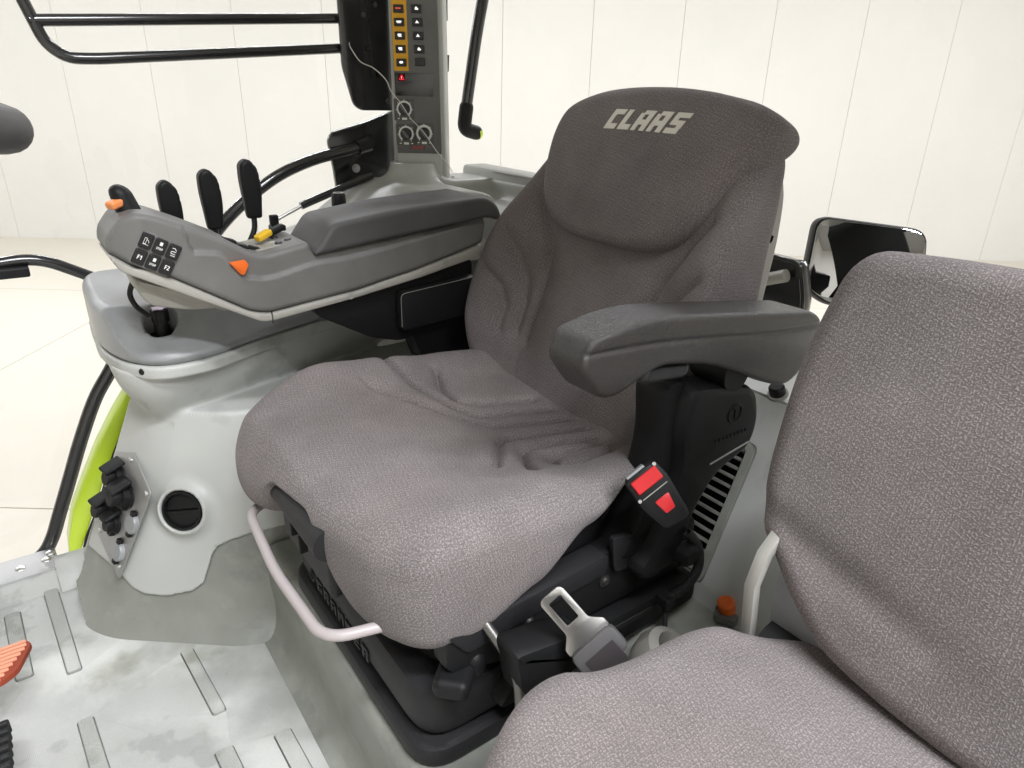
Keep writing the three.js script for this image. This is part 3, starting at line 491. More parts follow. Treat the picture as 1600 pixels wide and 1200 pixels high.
// ---------- right side console over the wheel arch
const consoleThing = thing('side_console', 'pale grey moulded side console with dark top beside the right door', 'console');
{
  const nF = V(-1, 0.38, 0.30).normalize(), nD = V(-0.631, 0.25, 0.776).normalize();
  const hull = (x, y, z, o = 0) => {
    const f = (x + 0.011) * nF.x + y * nF.y + (z + 0.493) * nF.z - o, d = (x + 0.011) * nD.x + y * nD.y + (z + 0.493) * nD.z - o;
    let v = smax(f, d, 0.035); v = smax(v, z + 0.285 - o + 0.25 * y, 0.05); return v;
  };
  const cutO = outline([[-0.2, 0.122], [0.02, 0.121], [0.034, 0.112], [0.045, 0.092], [0.065, 0.081], [0.10, 0.079], [0.145, 0.093], [0.168, 0.112], [0.192, 0.170], [0.205, 0.190], [0.228, 0.203], [0.265, 0.214], [0.5, 0.222], [1.1, 0.222], [1.1, 0.8], [-0.2, 0.8]]);
  const neck = (x, y, z) => {                        // flared shoulder under the dark cap
    const t = Math.max(0, Math.min(1, (0.56 - y) / 0.13)), k = 0.075 * t * t;
    const a = -(x - 0.098 - k * 1.0), d = ((x - 0.14) * -0.66 + (z + 0.44) * 0.75) + k * 0.9, e = (z + 0.43 + (x - 0.2) * 0.30) + k * 1.0;
    return smax(smax(a, d, 0.03), e, 0.04);
  };
  const upper = (x, y, z) => {
    let v = smax(smax(hull(x, y, z, 0.003), y - 0.46, 0.01), -0.622 - z - 0.10 * (0.35 - y), 0.012); v = smin(v, smax(neck(x, y, z), Math.max(0.40 - y, y - 0.562), 0.006), 0.02);
    // round boss carrying the air vent
    const px = x - 0.1667, py = y - 0.2665, pz = z + 0.434, h = px * nD.x + py * nD.y + pz * nD.z, r = Math.sqrt(Math.max(0, px * px + py * py + pz * pz - h * h));
    const boss = Math.max(r - 0.060 + 0.6 * Math.max(h, 0), h - 0.020); v = smin(v, boss, 0.020); v = smax(v, -Math.max(r - 0.0415, -h - 0.02), 0.006);
    return smax(Math.max(v, -0.85 - z, x - 0.9), cutO(x, y), 0.008);
  };
  mesh('upper_panel', field(upper, [-0.03, 0.05, -0.88], [0.92, 0.59, -0.25], 0.005), M.lightPlastic, consoleThing);
  mesh('lower_panel', field((x, y, z) => Math.max(smax(hull(x, y, z, -0.006 + 0.028 * Math.pow(Math.max(0, (0.06 - y) / 0.06), 2)), -cutO(x, y) - 0.05, 0.012), -0.66 - z, x - 0.44, -0.02 - y) , [-0.05, -0.03, -0.73], [0.46, 0.26, -0.24], 0.0042), M.shadedGreenPlastic, consoleThing);  // plastic tone includes some of the shade under the console
  const band = [[0.25, 0.52], [0.172, 0.405], [0.125, 0.33], [0.083, 0.262], [0.052, 0.20], [0.027, 0.145], [0.0, 0.09], [-0.022, 0.040], [-0.05, -0.03]];
  mesh('door_trim', prism('z', [...band, ...band.slice().reverse().map(([x, y]) => [x + 0.05, y - 0.012])], -0.755, -0.69, 0.006), M.lightPlastic, consoleThing);
  // dark cap
  const capO = outline(smoothPoly([[0.115, -0.83], [0.092, -0.66], [0.094, -0.56], [0.118, -0.47], [0.165, -0.415], [0.25, -0.412], [0.36, -0.462], [0.5, -0.515], [0.65, -0.55], [0.80, -0.57], [0.86, -0.62], [0.86, -0.80], [0.7, -0.84], [0.4, -0.845], [0.2, -0.845]], 140));
  const capFn = (x, y, z) => { const d = capO(x, z); let top = 0.672 - 0.068 * sstep(-0.10, 0.0, d) * sstep(-0.53, -0.43, z + 0.35 * (x - 0.2) * sstep(0.2, 0.5, x)); top = lerp(top, top + 0.02, sstep(0.3, 0.6, x)); return roundExtrude(d, Math.abs(y - (top + 0.574) / 2) - (top - 0.574) / 2, 0.020); };
  const cap = mesh('top_cap', field((x, y, z) => smax(capFn(x, y, z), -(Math.hypot(x - 0.19, z + 0.475) - 0.028 + (0.64 - y) * 0), 0.008 ), [0.06, 0.54, -0.88], [0.90, 0.72, -0.38], 0.0055), M.capPlastic, consoleThing);
  mesh('trim_band', field((x, y, z) => roundExtrude(capO(x, z) - 0.0015, Math.abs(y - 0.564) - 0.013, 0.006), [0.06, 0.53, -0.88], [0.90, 0.60, -0.38], 0.005), M.lightPlastic, consoleThing);
  mesh('trim_screw', at(lathe([[0, 0.003], [0.005, 0.003], [0.007, 0], [0.007, -0.004]]), 0.1395, 0.567, -0.437, Math.PI / 2, -0.85), M.blackPlastic, consoleThing);
  // air vent
  const q = new THREE.Quaternion().setFromUnitVectors(V(0, 1, 0), nD), vp = V(0.1667, 0.2665, -0.434).addScaledVector(nD, 0.006);
  const vent = thing('air_vent', 'round black air vent on the pale side console', 'vent', null, [vp.x, vp.y, vp.z]); vent.quaternion.copy(q); vent.scale.setScalar(1.1);
  mesh('ring', lathe([[0.033, -0.006], [0.0305, 0.004], [0.0325, 0.011], [0.036, 0.011], [0.0373, 0.007], [0.0373, -0.015], [0.033, -0.015]]), M.blackPlastic, vent);
  const half = (s) => { const p = []; for (let k = 0; k <= 20; k++) { const a = Math.PI * k / 20; p.push([Math.cos(a) * 0.0305, s * Math.sin(a) * 0.0305 + s * 0.0006]); } for (let k = 10; k > 0; k--) p.push([0.0305 * (2 * k / 10 - 1) * -1, s * 0.0006]); return p; };
  const flapRot = 2.6;
  for (const s of [1, -1]) { const g = prism('y', half(s), s > 0 ? -0.002 : 0.0, s > 0 ? 0.003 : 0.0065, 0.0015); g.rotateY(flapRot); mesh('flap', g, M.blackPlastic, vent); }
  // socket plate on the front face
  const fr = thing('socket_plate', 'grey metal plate with capped electrical sockets on the side console', 'sockets');
  const ax = V(0, 0, 1).addScaledVector(nF, -nF.z).normalize(), ay = nF.clone().cross(ax);          // across and up the face
  const FP = V(0.074, 0.238, -0.550); { const d = (FP.x + 0.011) * nF.x + FP.y * nF.y + (FP.z + 0.493) * nF.z; FP.addScaledVector(nF, -d + 0.004); }
  fr.position.copy(FP); fr.quaternion.setFromRotationMatrix(new THREE.Matrix4().makeBasis(ax, ay, nF));
  mesh('plate', prism('z', roundPoly([[-0.062, -0.085], [0.060, -0.130], [0.100, 0.082], [0.005, 0.128], [-0.062, 0.10]], 0.008), 0, 0.003, 0.001), M.zinc, fr);
  for (const [x, y] of [[0.005, 0.112], [0.085, 0.075], [0.052, -0.105], [-0.050, -0.075]]) mesh('screw', at(lathe([[0, 0.004], [0.0035, 0.004], [0.005, 0.002], [0.005, 0]], 14), x, y, 0.003, Math.PI / 2), M.steel, fr);
  const cov = (x, y, r, len, open) => {
    const s = mesh('socket', at(lathe([[0, len], [r * 0.7, len], [r * 0.78, len - 0.003], [r * 0.78, len * 0.55], [r, len * 0.5], [r, 0.006], [r * 1.15, 0.004], [r * 1.15, 0]], 28), x, y, 0.003, Math.PI / 2), M.blackPlastic, fr);
    mesh('lid', at(rbox(r * 1.7, r * 2.1, 0.009, 0.004), x - 0.004, y + r * 1.2, len * 0.6 + 0.004, -0.9), M.blackPlastic, s);
    mesh('hinge', at(rbox(r * 0.8, 0.007, 0.012, 0.002), x, y - r * 1.15, 0.009), M.rubber, s);
  };
  cov(-0.022, 0.062, 0.020, 0.030); cov(0.026, 0.040, 0.021, 0.038); cov(-0.036, -0.018, 0.020, 0.030); cov(0.004, -0.032, 0.018, 0.022);
  for (const [x, y] of [[0.066, 0.000], [0.040, -0.075]]) { const s = mesh('flat_lid', at(lathe([[0, 0.010], [0.019, 0.009], [0.021, 0.006], [0.021, 0]], 28), x, y, 0.003, Math.PI / 2), M.capPlastic, fr); mesh('tab', [at(rbox(0.014, 0.012, 0.011, 0.003), x, y + 0.022, 0.007)], M.blackPlastic, s); mesh('tab', [at(rbox(0.014, 0.012, 0.011, 0.003), x, y - 0.022, 0.007)], M.blackPlastic, s); }
  // cap knob
  const pk = thing('star_knob', 'black star knob with a mauve top in the console recess', 'knob', null, [0.19, 0.612, -0.475]);
  const star = []; for (let k = 0; k < 40; k++) { const a = k / 40 * Math.PI * 2, r = 0.014 + 0.0022 * Math.cos(5 * a); star.push([Math.cos(a) * r, Math.sin(a) * r]); }
  mesh('grip', [prism('y', star, 0.03, 0.056, 0.003), cyl(0.012, 0.016, 0.05, 20).translate(0, 0.012, 0)], M.blackPlastic, pk);
  mesh('top_disc', prism('y', star.map(p => [p[0] * 0.85, p[1] * 0.85]), 0.0565, 0.0585, 0.001), M.mauve, pk);
  mesh('collar', lathe([[0.014, 0.002], [0.026, 0.006], [0.0275, 0.0], [0.0275, -0.03], [0.014, -0.03]], 30), M.rubber, pk);
}
// ---------- control armrest on the driver's right
const ca = thing('control_console', 'grey control armrest with buttons, orange switch and padded top right of the seat', 'armrest');
{
  const ZN = -0.298, ZF = -0.435;
  const bottomLine = [[0.122, 0.783], [0.325, 0.667], [0.345, 0.666], [0.50, 0.684], [0.64, 0.705], [0.775, 0.731]];
  const splitLine = [[0.111, 0.811], [0.128, 0.798], [0.140, 0.788], [0.165, 0.782], [0.308, 0.690], [0.338, 0.682], [0.502, 0.699], [0.64, 0.724], [0.79, 0.76]];
  const topLine = [[0.80, 0.815], [0.70, 0.800], [0.43, 0.776], [0.425, 0.798], [0.345, 0.784], [0.325, 0.788], [0.285, 0.814], [0.230, 0.842], [0.186, 0.862], [0.160, 0.869], [0.136, 0.860], [0.116, 0.835]];
  const prof = outline(roundPoly([...splitLine, ...topLine], 0.008, 3));
  const crease = segDist([[0.212, 0.86], [0.226, 0.815], [0.232, 0.800], [0.262, 0.797], [0.318, 0.748], [0.335, 0.744], [0.45, 0.762], [0.8, 0.80]]);
  const creaseY = curve1([[0.2, 0.9], [0.215, 0.86], [0.232, 0.80], [0.262, 0.797], [0.318, 0.748], [0.335, 0.744], [0.45, 0.762], [0.8, 0.802]]);
  const sh = mesh('shell', field((x, y, z) => { const over = sstep(-0.004, 0.004, y - creaseY(x)) * sstep(0.205, 0.225, x); const n = ZN - 0.006 * over - 0.02 * sstep(0.17, 0.10, x); return roundExtrude(prof(x, y), Math.abs(z - (n + ZF) / 2) - (n - ZF) / 2, 0.010); }, [0.085, 0.64, -0.46], [0.84, 0.90, -0.27], 0.0042), M.shellPlastic, ca);
  const tr = mesh('trim_strip', prism('z', roundPoly([...splitLine.map(p => [p[0], p[1] - 0.001]), [0.785, 0.733, 0.004], ...bottomLine.slice().reverse()], 0.012, 3), ZF + 0.004, ZN - 0.001, 0.005), M.trimPlastic, ca);
  mesh('trim_joint', rbox(0.0012, 0.022, 0.004, 0.0004).translate(0.343, 0.674, ZN - 0.001), M.rubber, tr);
  for (const [x, y] of [[0.492, 0.6905], [0.700, 0.7285]]) mesh('plug', at(lathe([[0, 0.0010], [0.0062, 0.0008], [0.0065, 0]], 24), x, y, ZN - 0.0008, Math.PI / 2), M.trimSpot, tr);
  // pad
  const padO = outline(roundPoly([[0.424, 0.774, 0.01], [0.80, 0.813, 0.02], [0.836, 0.800, 0.02], [0.824, 0.836, 0.02], [0.795, 0.855, 0.02], [0.60, 0.845, 0.05], [0.466, 0.828, 0.014]], 0.01));
  mesh('pad', field((x, y, z) => roundExtrude(padO(x, y), Math.abs(z + 0.367) - 0.076, 0.009), [0.40, 0.75, -0.47], [0.86, 0.88, -0.27], 0.004), M.pad, ca);
  // carrier under the armrest
  const br = mesh('carrier', [prism('z', roundPoly([[0.420, 0.682], [0.775, 0.725], [0.775, 0.60], [0.60, 0.575], [0.540, 0.592], [0.432, 0.655]], 0.012), -0.405, -0.318, 0.003)], M.blackPlastic, ca);
  mesh('carrier_box', [prism('z', roundPoly([[0.592, 0.683], [0.775, 0.695], [0.775, 0.615], [0.592, 0.605]], 0.012), -0.32, -0.292, 0.003)], M.blackPlastic, br);
  mesh('carrier_edge', pipe([[0.592, 0.615, -0.291], [0.592, 0.681, -0.291], [0.775, 0.695, -0.291]], 0.0005, 0.01), M.trimSpot, br);
  mesh('support_arm', prism('z', roundPoly([[0.62, 0.62], [0.80, 0.62], [0.82, 0.42], [0.70, 0.42]], 0.03), -0.40, -0.34, 0.006), M.blackPlastic, ca);
  mesh('lower_pod', prism('z', roundPoly([[0.140, 0.765], [0.29, 0.69], [0.22, 0.695], [0.160, 0.712], [0.146, 0.735]], 0.015), -0.42, -0.335, 0.01), M.trimPlastic, ca);
  // button group
  const u = V(0.86, -0.51, 0), v = V(-0.51, -0.86, 0), c0 = V(0.1765, 0.805, ZN + 0.0006);
  const grp = (name, geo, mat, a, b, parent, keep) => { const g = geo; g.rotateZ(-0.535); g.translate(c0.x + u.x * a + v.x * b, c0.y + u.y * a + v.y * b, c0.z); return mesh(name, g, mat, parent, keep); };
  const well = grp('button_well', prism('z', roundPoly([[-0.032, -0.028], [0.031, -0.028], [0.030, 0.028], [-0.030, 0.028]], 0.008), 0, 0.0015, 0.0006), M.shellPlastic, 0, 0, ca);
  const icon = {
    arrowBox: g => { g.lineWidth = 5; g.strokeRect(34, 34, 26, 60); g.beginPath(); g.arc(60, 84, 36, -1.5, -0.2); g.stroke(); g.beginPath(); g.moveTo(30, 100); g.lineTo(100, 100); g.stroke(); },
    stop: g => { g.fillRect(46, 18, 36, 36); g.font = 'bold 34px sans-serif'; g.textAlign = 'center'; g.fillText('STOP', 64, 100); },
    swirl: g => { g.lineWidth = 7; g.beginPath(); g.moveTo(30, 30); g.lineTo(60, 26); g.lineTo(88, 44); g.stroke(); g.beginPath(); g.moveTo(92, 60); g.lineTo(44, 62); g.arc(44, 74, 12, -1.57, 1.57, true); g.lineTo(92, 86); g.stroke(); g.beginPath(); g.moveTo(36, 106); g.lineTo(96, 106); g.stroke(); },
    f1: g => { g.font = 'bold 62px sans-serif'; g.textAlign = 'center'; g.fillText('F1', 64, 86); }, f2: g => { g.font = 'bold 62px sans-serif'; g.textAlign = 'center'; g.fillText('F2', 64, 86); },
  };
  const rows = [['arrowBox', 'stop', 'swirl'], ['f1', 'stop', 'f2']];
  rows.forEach((r, j) => r.forEach((k, i) => {
    const a = (i - 1) * 0.0205, b = (j - 0.5) * 0.027, w = 0.0185, h = 0.0245;
    const bt = grp('push_button', rbox(w, h, 0.006, 0.0028).translate(0, 0, 0.0025), M.buttonBlack, a, b, ca);
    grp('symbol', new THREE.PlaneGeometry(w * 0.82, h * 0.8).translate(0, 0, 0.0058), picture(128, 128, g => { g.fillStyle = '#1c1c1d'; g.fillRect(0, 0, 128, 128); g.fillStyle = g.strokeStyle = '#f2f2f0'; icon[k](g); }), a, b, bt, true);
  }));
  mesh('orange_rocker', prism('z', roundPoly([[0.282, 0.779], [0.308, 0.781], [0.313, 0.772], [0.304, 0.756], [0.298, 0.757]], 0.003), ZN - 0.004, ZN + 0.007, 0.003), M.orange, ca);
  // thumb stick at the front end
  const js = mesh('thumb_stick', field((x, y, z) => { const t = Math.max(0, Math.min(1, (y - 0.825) / 0.075)), cx = lerp(0.168, 0.150, t), cz = lerp(-0.365, -0.372, t); return Math.hypot((x - cx) * 1.0, Math.max(0, Math.abs(y - 0.858) - 0.03), (z - cz) * 0.9) - lerp(0.022, 0.0155, t); }, [0.11, 0.78, -0.42], [0.21, 0.93, -0.32], 0.003), M.blackPlastic, ca);
  mesh('stick_button', at(rbox(0.024, 0.012, 0.02, 0.004), 0.141, 0.876, -0.357, 0, 0.5, 0.25), M.orangePale, js);
  // small switches in the dip
  const sw = [[0.300, 0.8035, 0.024, M.blackPlastic], [0.322, 0.7905, 0.02, M.blackPlastic], [0.343, 0.785, 0.02, M.blackPlastic]];
  for (const [x, y, w, m] of sw) mesh('switch', at(rbox(w, 0.008, 0.022, 0.003), x, y, -0.355, 0, 0, -0.35), m, ca);
  const sp = mesh('switch_panel', at(prism('y', roundPoly([[0.335, -0.335], [0.425, -0.335], [0.425, -0.43], [0.335, -0.43]], 0.01), -0.002, 0.003, 0.001), -0.02, 0.735, 0, 0, 0, 0.13), M.trimPlastic, ca);
  mesh('yellow_switch', at(rbox(0.034, 0.012, 0.016, 0.004), 0.366, 0.803, -0.375, 0, 0.5, 0.25), M.yellow, ca);
  for (const [x, z] of [[0.385, -0.352], [0.405, -0.36], [0.392, -0.395]]) mesh('round_button', at(lathe([[0, 0.006], [0.0055, 0.006], [0.007, 0.004], [0.007, 0]], 18), x, 0.733 + 0.13 * x + 0.005, z, 0, 0, 0.13), M.buttonBlack, ca);
  mesh('black_lever', at(rbox(0.04, 0.012, 0.018, 0.005), 0.398, 0.803, -0.41, 0, 0.3, 0.3), M.blackPlastic, ca);
  mesh('cable', hose([[0.150, 0.742, -0.405], [0.143, 0.715, -0.42], [0.148, 0.695, -0.42], [0.165, 0.672, -0.43]], 0.0045), M.rubber, ca);
}
// ---------- control levers behind the armrest
{
  const gripO = outline(roundPoly([[-0.012, 0.0, 0.004], [0.013, 0.0, 0.004], [0.0165, 0.055, 0.03], [0.013, 0.095, 0.02], [-0.002, 0.113, 0.012], [-0.016, 0.103, 0.012], [-0.017, 0.075, 0.03]], 0.01));
  const gripG = field((x, y, z) => { const ridge = (y > 0.07 && x > 0) ? 0.0008 * (sstep(0.6, 1, Math.sin(y * 520))) : 0; return roundExtrude(gripO(x, y) + ridge, Math.abs(z) - lerp(0.0095, 0.0135, sstep(0, 0.07, y)), 0.0065); }, [-0.03, -0.012, -0.024], [0.03, 0.125, 0.024], 0.0025);
  const names = ['short black control lever at the front, nearest the thumb stick', 'middle black control lever with a straight stem', 'tallest black control lever with a bent stem, nearest the padded armrest'];
  [[0.244, 0.782, -0.50], [0.315, 0.798, -0.50], [0.389, 0.813, -0.50]].forEach((p, i) => {
    const t = thing('control_lever', names[i], 'lever', 'control levers behind the armrest', p);
    mesh('grip', gripG.clone().scale(1.14, 1, 1.1), M.blackPlastic, t);
    mesh('stem', i === 2 ? hose([[0.0, 0.004, 0], [-0.002, -0.02, 0], [-0.018, -0.055, 0], [-0.03, -0.13, 0]], 0.0055) : hose([[0, 0.004, 0], [-0.002, -0.03, 0], [-0.008, -0.13, 0]], 0.0055), M.glossBlack, t);
  });
}
// ---------- passenger seat
const ps = thing('passenger_seat', 'grey fabric fold-down passenger seat close in front on the right', 'seat');
{
  const po = outline(smoothPoly([[0.60, 0.555], [0.575, 0.522], [0.545, 0.511], [0.50, 0.506], [0.45, 0.502], [0.405, 0.492], [0.375, 0.474], [0.335, 0.472], [0.285, 0.492], [0.235, 0.527], [0.175, 0.60], [0.15, 0.70], [0.145, 0.80], [0.18, 0.90], [0.3, 0.97], [0.6, 0.98], [0.66, 0.9], [0.66, 0.62]], 140));
  worn(mesh('cushion', field((x, y, z) => { const top = 0.499 - 0.02 * sstep(0.3, 0.16, x) - 0.008 * sstep(0.50, 0.62, x); return roundExtrude(po(x, z), Math.abs(y - (top + 0.40) / 2) - (top - 0.40) / 2, 0.034); }, [0.10, 0.36, 0.44], [0.72, 0.55, 1.03], 0.0055), M.fabric, ps));
  const U = V(0.287, 0.958, 0), N = V(-0.958, 0.287, 0), O = V(0.602, 0.505, 0);
  const bo = outline(smoothPoly([[0.0, 0.645], [0.035, 0.585], [0.07, 0.548], [0.095, 0.522], [0.13, 0.510], [0.20, 0.501], [0.29, 0.498], [0.36, 0.505], [0.398, 0.514], [0.420, 0.535], [0.426, 0.58], [0.430, 0.70], [0.430, 0.85], [0.415, 0.96], [0.3, 0.99], [0.1, 0.98], [0.0, 0.9]], 140));
  const g = boxUV(field((s, w, t) => roundExtrude(bo(s, w), Math.abs(t + 0.025) - 0.042 + 0.006 * Math.exp(-(((s - 0.10 + 0.2 * (w - 0.6)) / 0.02) ** 2)) * sstep(0.8, 0.6, w), 0.030), [-0.04, 0.49, -0.10], [0.51, 1.03, 0.06], 0.0055));
  const m = new THREE.Matrix4().makeBasis(U, V(0, 0, 1), N).setPosition(O); g.applyMatrix4(m); if (m.determinant() < 0) flip(g);
  worn(mesh('backrest', g, M.fabric, ps, true));
  const sh = prism('x', roundPoly([[0.60, 0.10], [0.57, 0.37], [0.61, 0.415], [0.95, 0.415], [0.95, 0.06]], 0.03), 0, 0.03, 0.008); const m2 = new THREE.Matrix4().makeBasis(V(0.958, -0.287, 0), V(0.287, 0.958, 0), V(0, 0, 1)).setPosition(O.x + 0.066, O.y - 0.02, 0); sh.applyMatrix4(m2);
  mesh('back_shell', sh, M.blackPlastic, ps);
  mesh('hinge_shaft', rod([0.625, 0.455, 0.56], [0.625, 0.455, 0.97], 0.03), M.rubber, ps);
  mesh('seat_box', prism('y', roundPoly([[0.30, 0.56], [0.62, 0.575], [0.62, 0.95], [0.30, 0.95]], 0.02), 0.0, 0.41, 0.006), M.shadedGreenPlastic, ps);
  const tub = [[0.605, 0.40], [0.600, 0.49], [0.592, 0.545], [0.605, 0.585], [0.635, 0.605], [0.70, 0.605]];
  const inner = tub.map(([x, y]) => [x + 0.0, y]);
  mesh('side_shell', prism('z', [...tub.map(([x, y]) => [x + 0.03, y - 0.012]), [0.75, 0.36], [0.63, 0.36]], 0.555, 0.66, 0.004), M.capPlastic, ps);
  const rim = []; for (let i = 0; i < tub.length; i++) rim.push([tub[i][0], tub[i][1], 0.562]);
  mesh('shell_rim', prism('z', [...tub.map(([x, y]) => [x - 0.006, y + 0.006 * (y > 0.59)]), ...tub.slice().reverse().map(([x, y]) => [x + 0.007, y - 0.007 * (y > 0.58)])], 0.540, 0.554, 0.002), M.trimSpot, ps);
}
// ---------- seat belt
{
  const bk = thing('seat_belt_buckle', 'black seat belt buckle with red release button beside the driver seat', 'buckle', null, [0.630, 0.556, 0.366]);
  bk.quaternion.setFromRotationMatrix(new THREE.Matrix4().makeBasis(V(0.765, 0.588, 0.264), V(-0.343, 0.707, -0.619), V(-0.546, 0.392, 0.741))); bk.scale.setScalar(0.82);
  const body = mesh('body', prism('z', roundPoly([[-0.026, -0.052, 0.012], [0.022, -0.058, 0.012], [0.034, 0.02, 0.01], [0.030, 0.050, 0.008], [-0.030, 0.050, 0.008], [-0.036, 0.0, 0.01]], 0.01), -0.014, 0.014, 0.005), M.blackPlastic, bk);
  mesh('release_button', rbox(0.050, 0.024, 0.014, 0.0025).translate(0.0, 0.032, 0.011), M.red, bk);
  mesh('red_window', prism('z', roundPoly([[-0.012, -0.004], [0.016, -0.004], [0.010, -0.030], [-0.008, -0.030]], 0.003), 0.012, 0.0152, 0.0008), M.red, bk);
  mesh('slot_cover', rbox(0.036, 0.008, 0.016, 0.002).translate(-0.006, 0.050, -0.002), M.capPlastic, bk);
  mesh('screw', at(lathe([[0, 0.002], [0.003, 0.0015], [0.0035, 0]], 14), 0.026, 0.046, 0.0145, Math.PI / 2), M.steel, bk);
  mesh('screw', at(lathe([[0, 0.002], [0.003, 0.0015], [0.0035, 0]], 14), -0.030, 0.012, 0.0145, Math.PI / 2), M.steel, bk);
  mesh('groove', rbox(0.05, 0.0016, 0.001, 0.0004).translate(0, 0.010, 0.0142), M.trimSpot, bk);
  const tg = thing('seat_belt_tongue', 'steel seat belt tongue in a black plastic grip between the two seats', 'belt tongue', null, [0.484, 0.412, 0.42]);
  tg.quaternion.setFromRotationMatrix(new THREE.Matrix4().makeBasis(V(0.387, -0.689, 0.613), V(0.743, 0.614, 0.221), V(-0.546, 0.392, 0.741)));
  const hole = [[-0.075, -0.011], [-0.046, -0.011], [-0.046, 0.011], [-0.075, 0.011]].map(p => [p[0], p[1]]);
  mesh('tongue', prism('z', roundPoly([[-0.09, -0.018, 0.009], [-0.036, -0.018, 0.004], [-0.022, -0.032, 0.003], [-0.012, -0.032, 0.002], [-0.012, 0.032, 0.002], [-0.022, 0.032, 0.003], [-0.036, 0.018, 0.004], [-0.09, 0.018, 0.009]], 0.004), -0.0013, 0.0013, 0.0005, [roundPoly([[-0.080, -0.0095], [-0.044, -0.0095], [-0.044, 0.0095], [-0.080, 0.0095]].reverse(), 0.003)]), M.steel, tg);
  mesh('grip', prism('z', roundPoly([[-0.014, -0.034], [0.026, -0.034], [0.026, 0.034], [-0.014, 0.034]], 0.012), -0.008, 0.008, 0.005), M.pad, tg);
  mesh('webbing', rbox(0.075, 0.046, 0.0035, 0.0015).translate(0.04, 0, 0.007), M.webbing, tg);
  // corrugated cable sleeve
  const cs = thing('cable_sleeve', 'black corrugated cable sleeve behind the recliner cover', 'cable');
  const cv = new THREE.CatmullRomCurve3([[0.722, 0.452, 0.355], [0.745, 0.42, 0.36], [0.752, 0.38, 0.362], [0.735, 0.352, 0.36], [0.70, 0.338, 0.355]].map(p => V(...p)));
  const rings = [new THREE.TubeGeometry(cv, 60, 0.006, 12, false)]; for (let k = 0; k <= 44; k++) { const p = cv.getPoint(k / 44), t = cv.getTangent(k / 44); const g = new THREE.TorusGeometry(0.0062, 0.0016, 6, 16); g.applyQuaternion(new THREE.Quaternion().setFromUnitVectors(V(0, 0, 1), t)); g.translate(p.x, p.y, p.z); rings.push(g); }
  mesh('sleeve', rings, M.rubber, cs);
  mesh('cable_clip', rbox(0.02, 0.02, 0.028, 0.004).translate(0.696, 0.335, 0.352), M.blackPlastic, cs);
}
// ---------- pale belt guide and loose cables on the plinth
{
  const bg = thing('belt_guide', 'small pale grey curved belt guide between the two seats', 'belt guide', null, [0.655, 0.245, 0.392]);
  mesh('guide', at(lathe([[0.028, -0.03], [0.040, -0.026], [0.044, 0.0], [0.038, 0.024], [0.026, 0.032], [0.022, 0.02], [0.024, -0.02]], 36), 0, 0.03, 0, 0.5, 0.4), M.trimPlastic, bg);
  mesh('foot', rbox(0.06, 0.04, 0.05, 0.008).translate(0, 0, 0), M.trimPlastic, bg);
  const cb = thing('loose_cable', 'thin black cable looping down behind the side rail of the driver seat', 'cable');
  mesh('cable', hose([[0.70, 0.33, 0.35], [0.67, 0.27, 0.38], [0.62, 0.235, 0.40], [0.56, 0.215, 0.385], [0.52, 0.20, 0.35]], 0.004), M.rubber, cb);
}
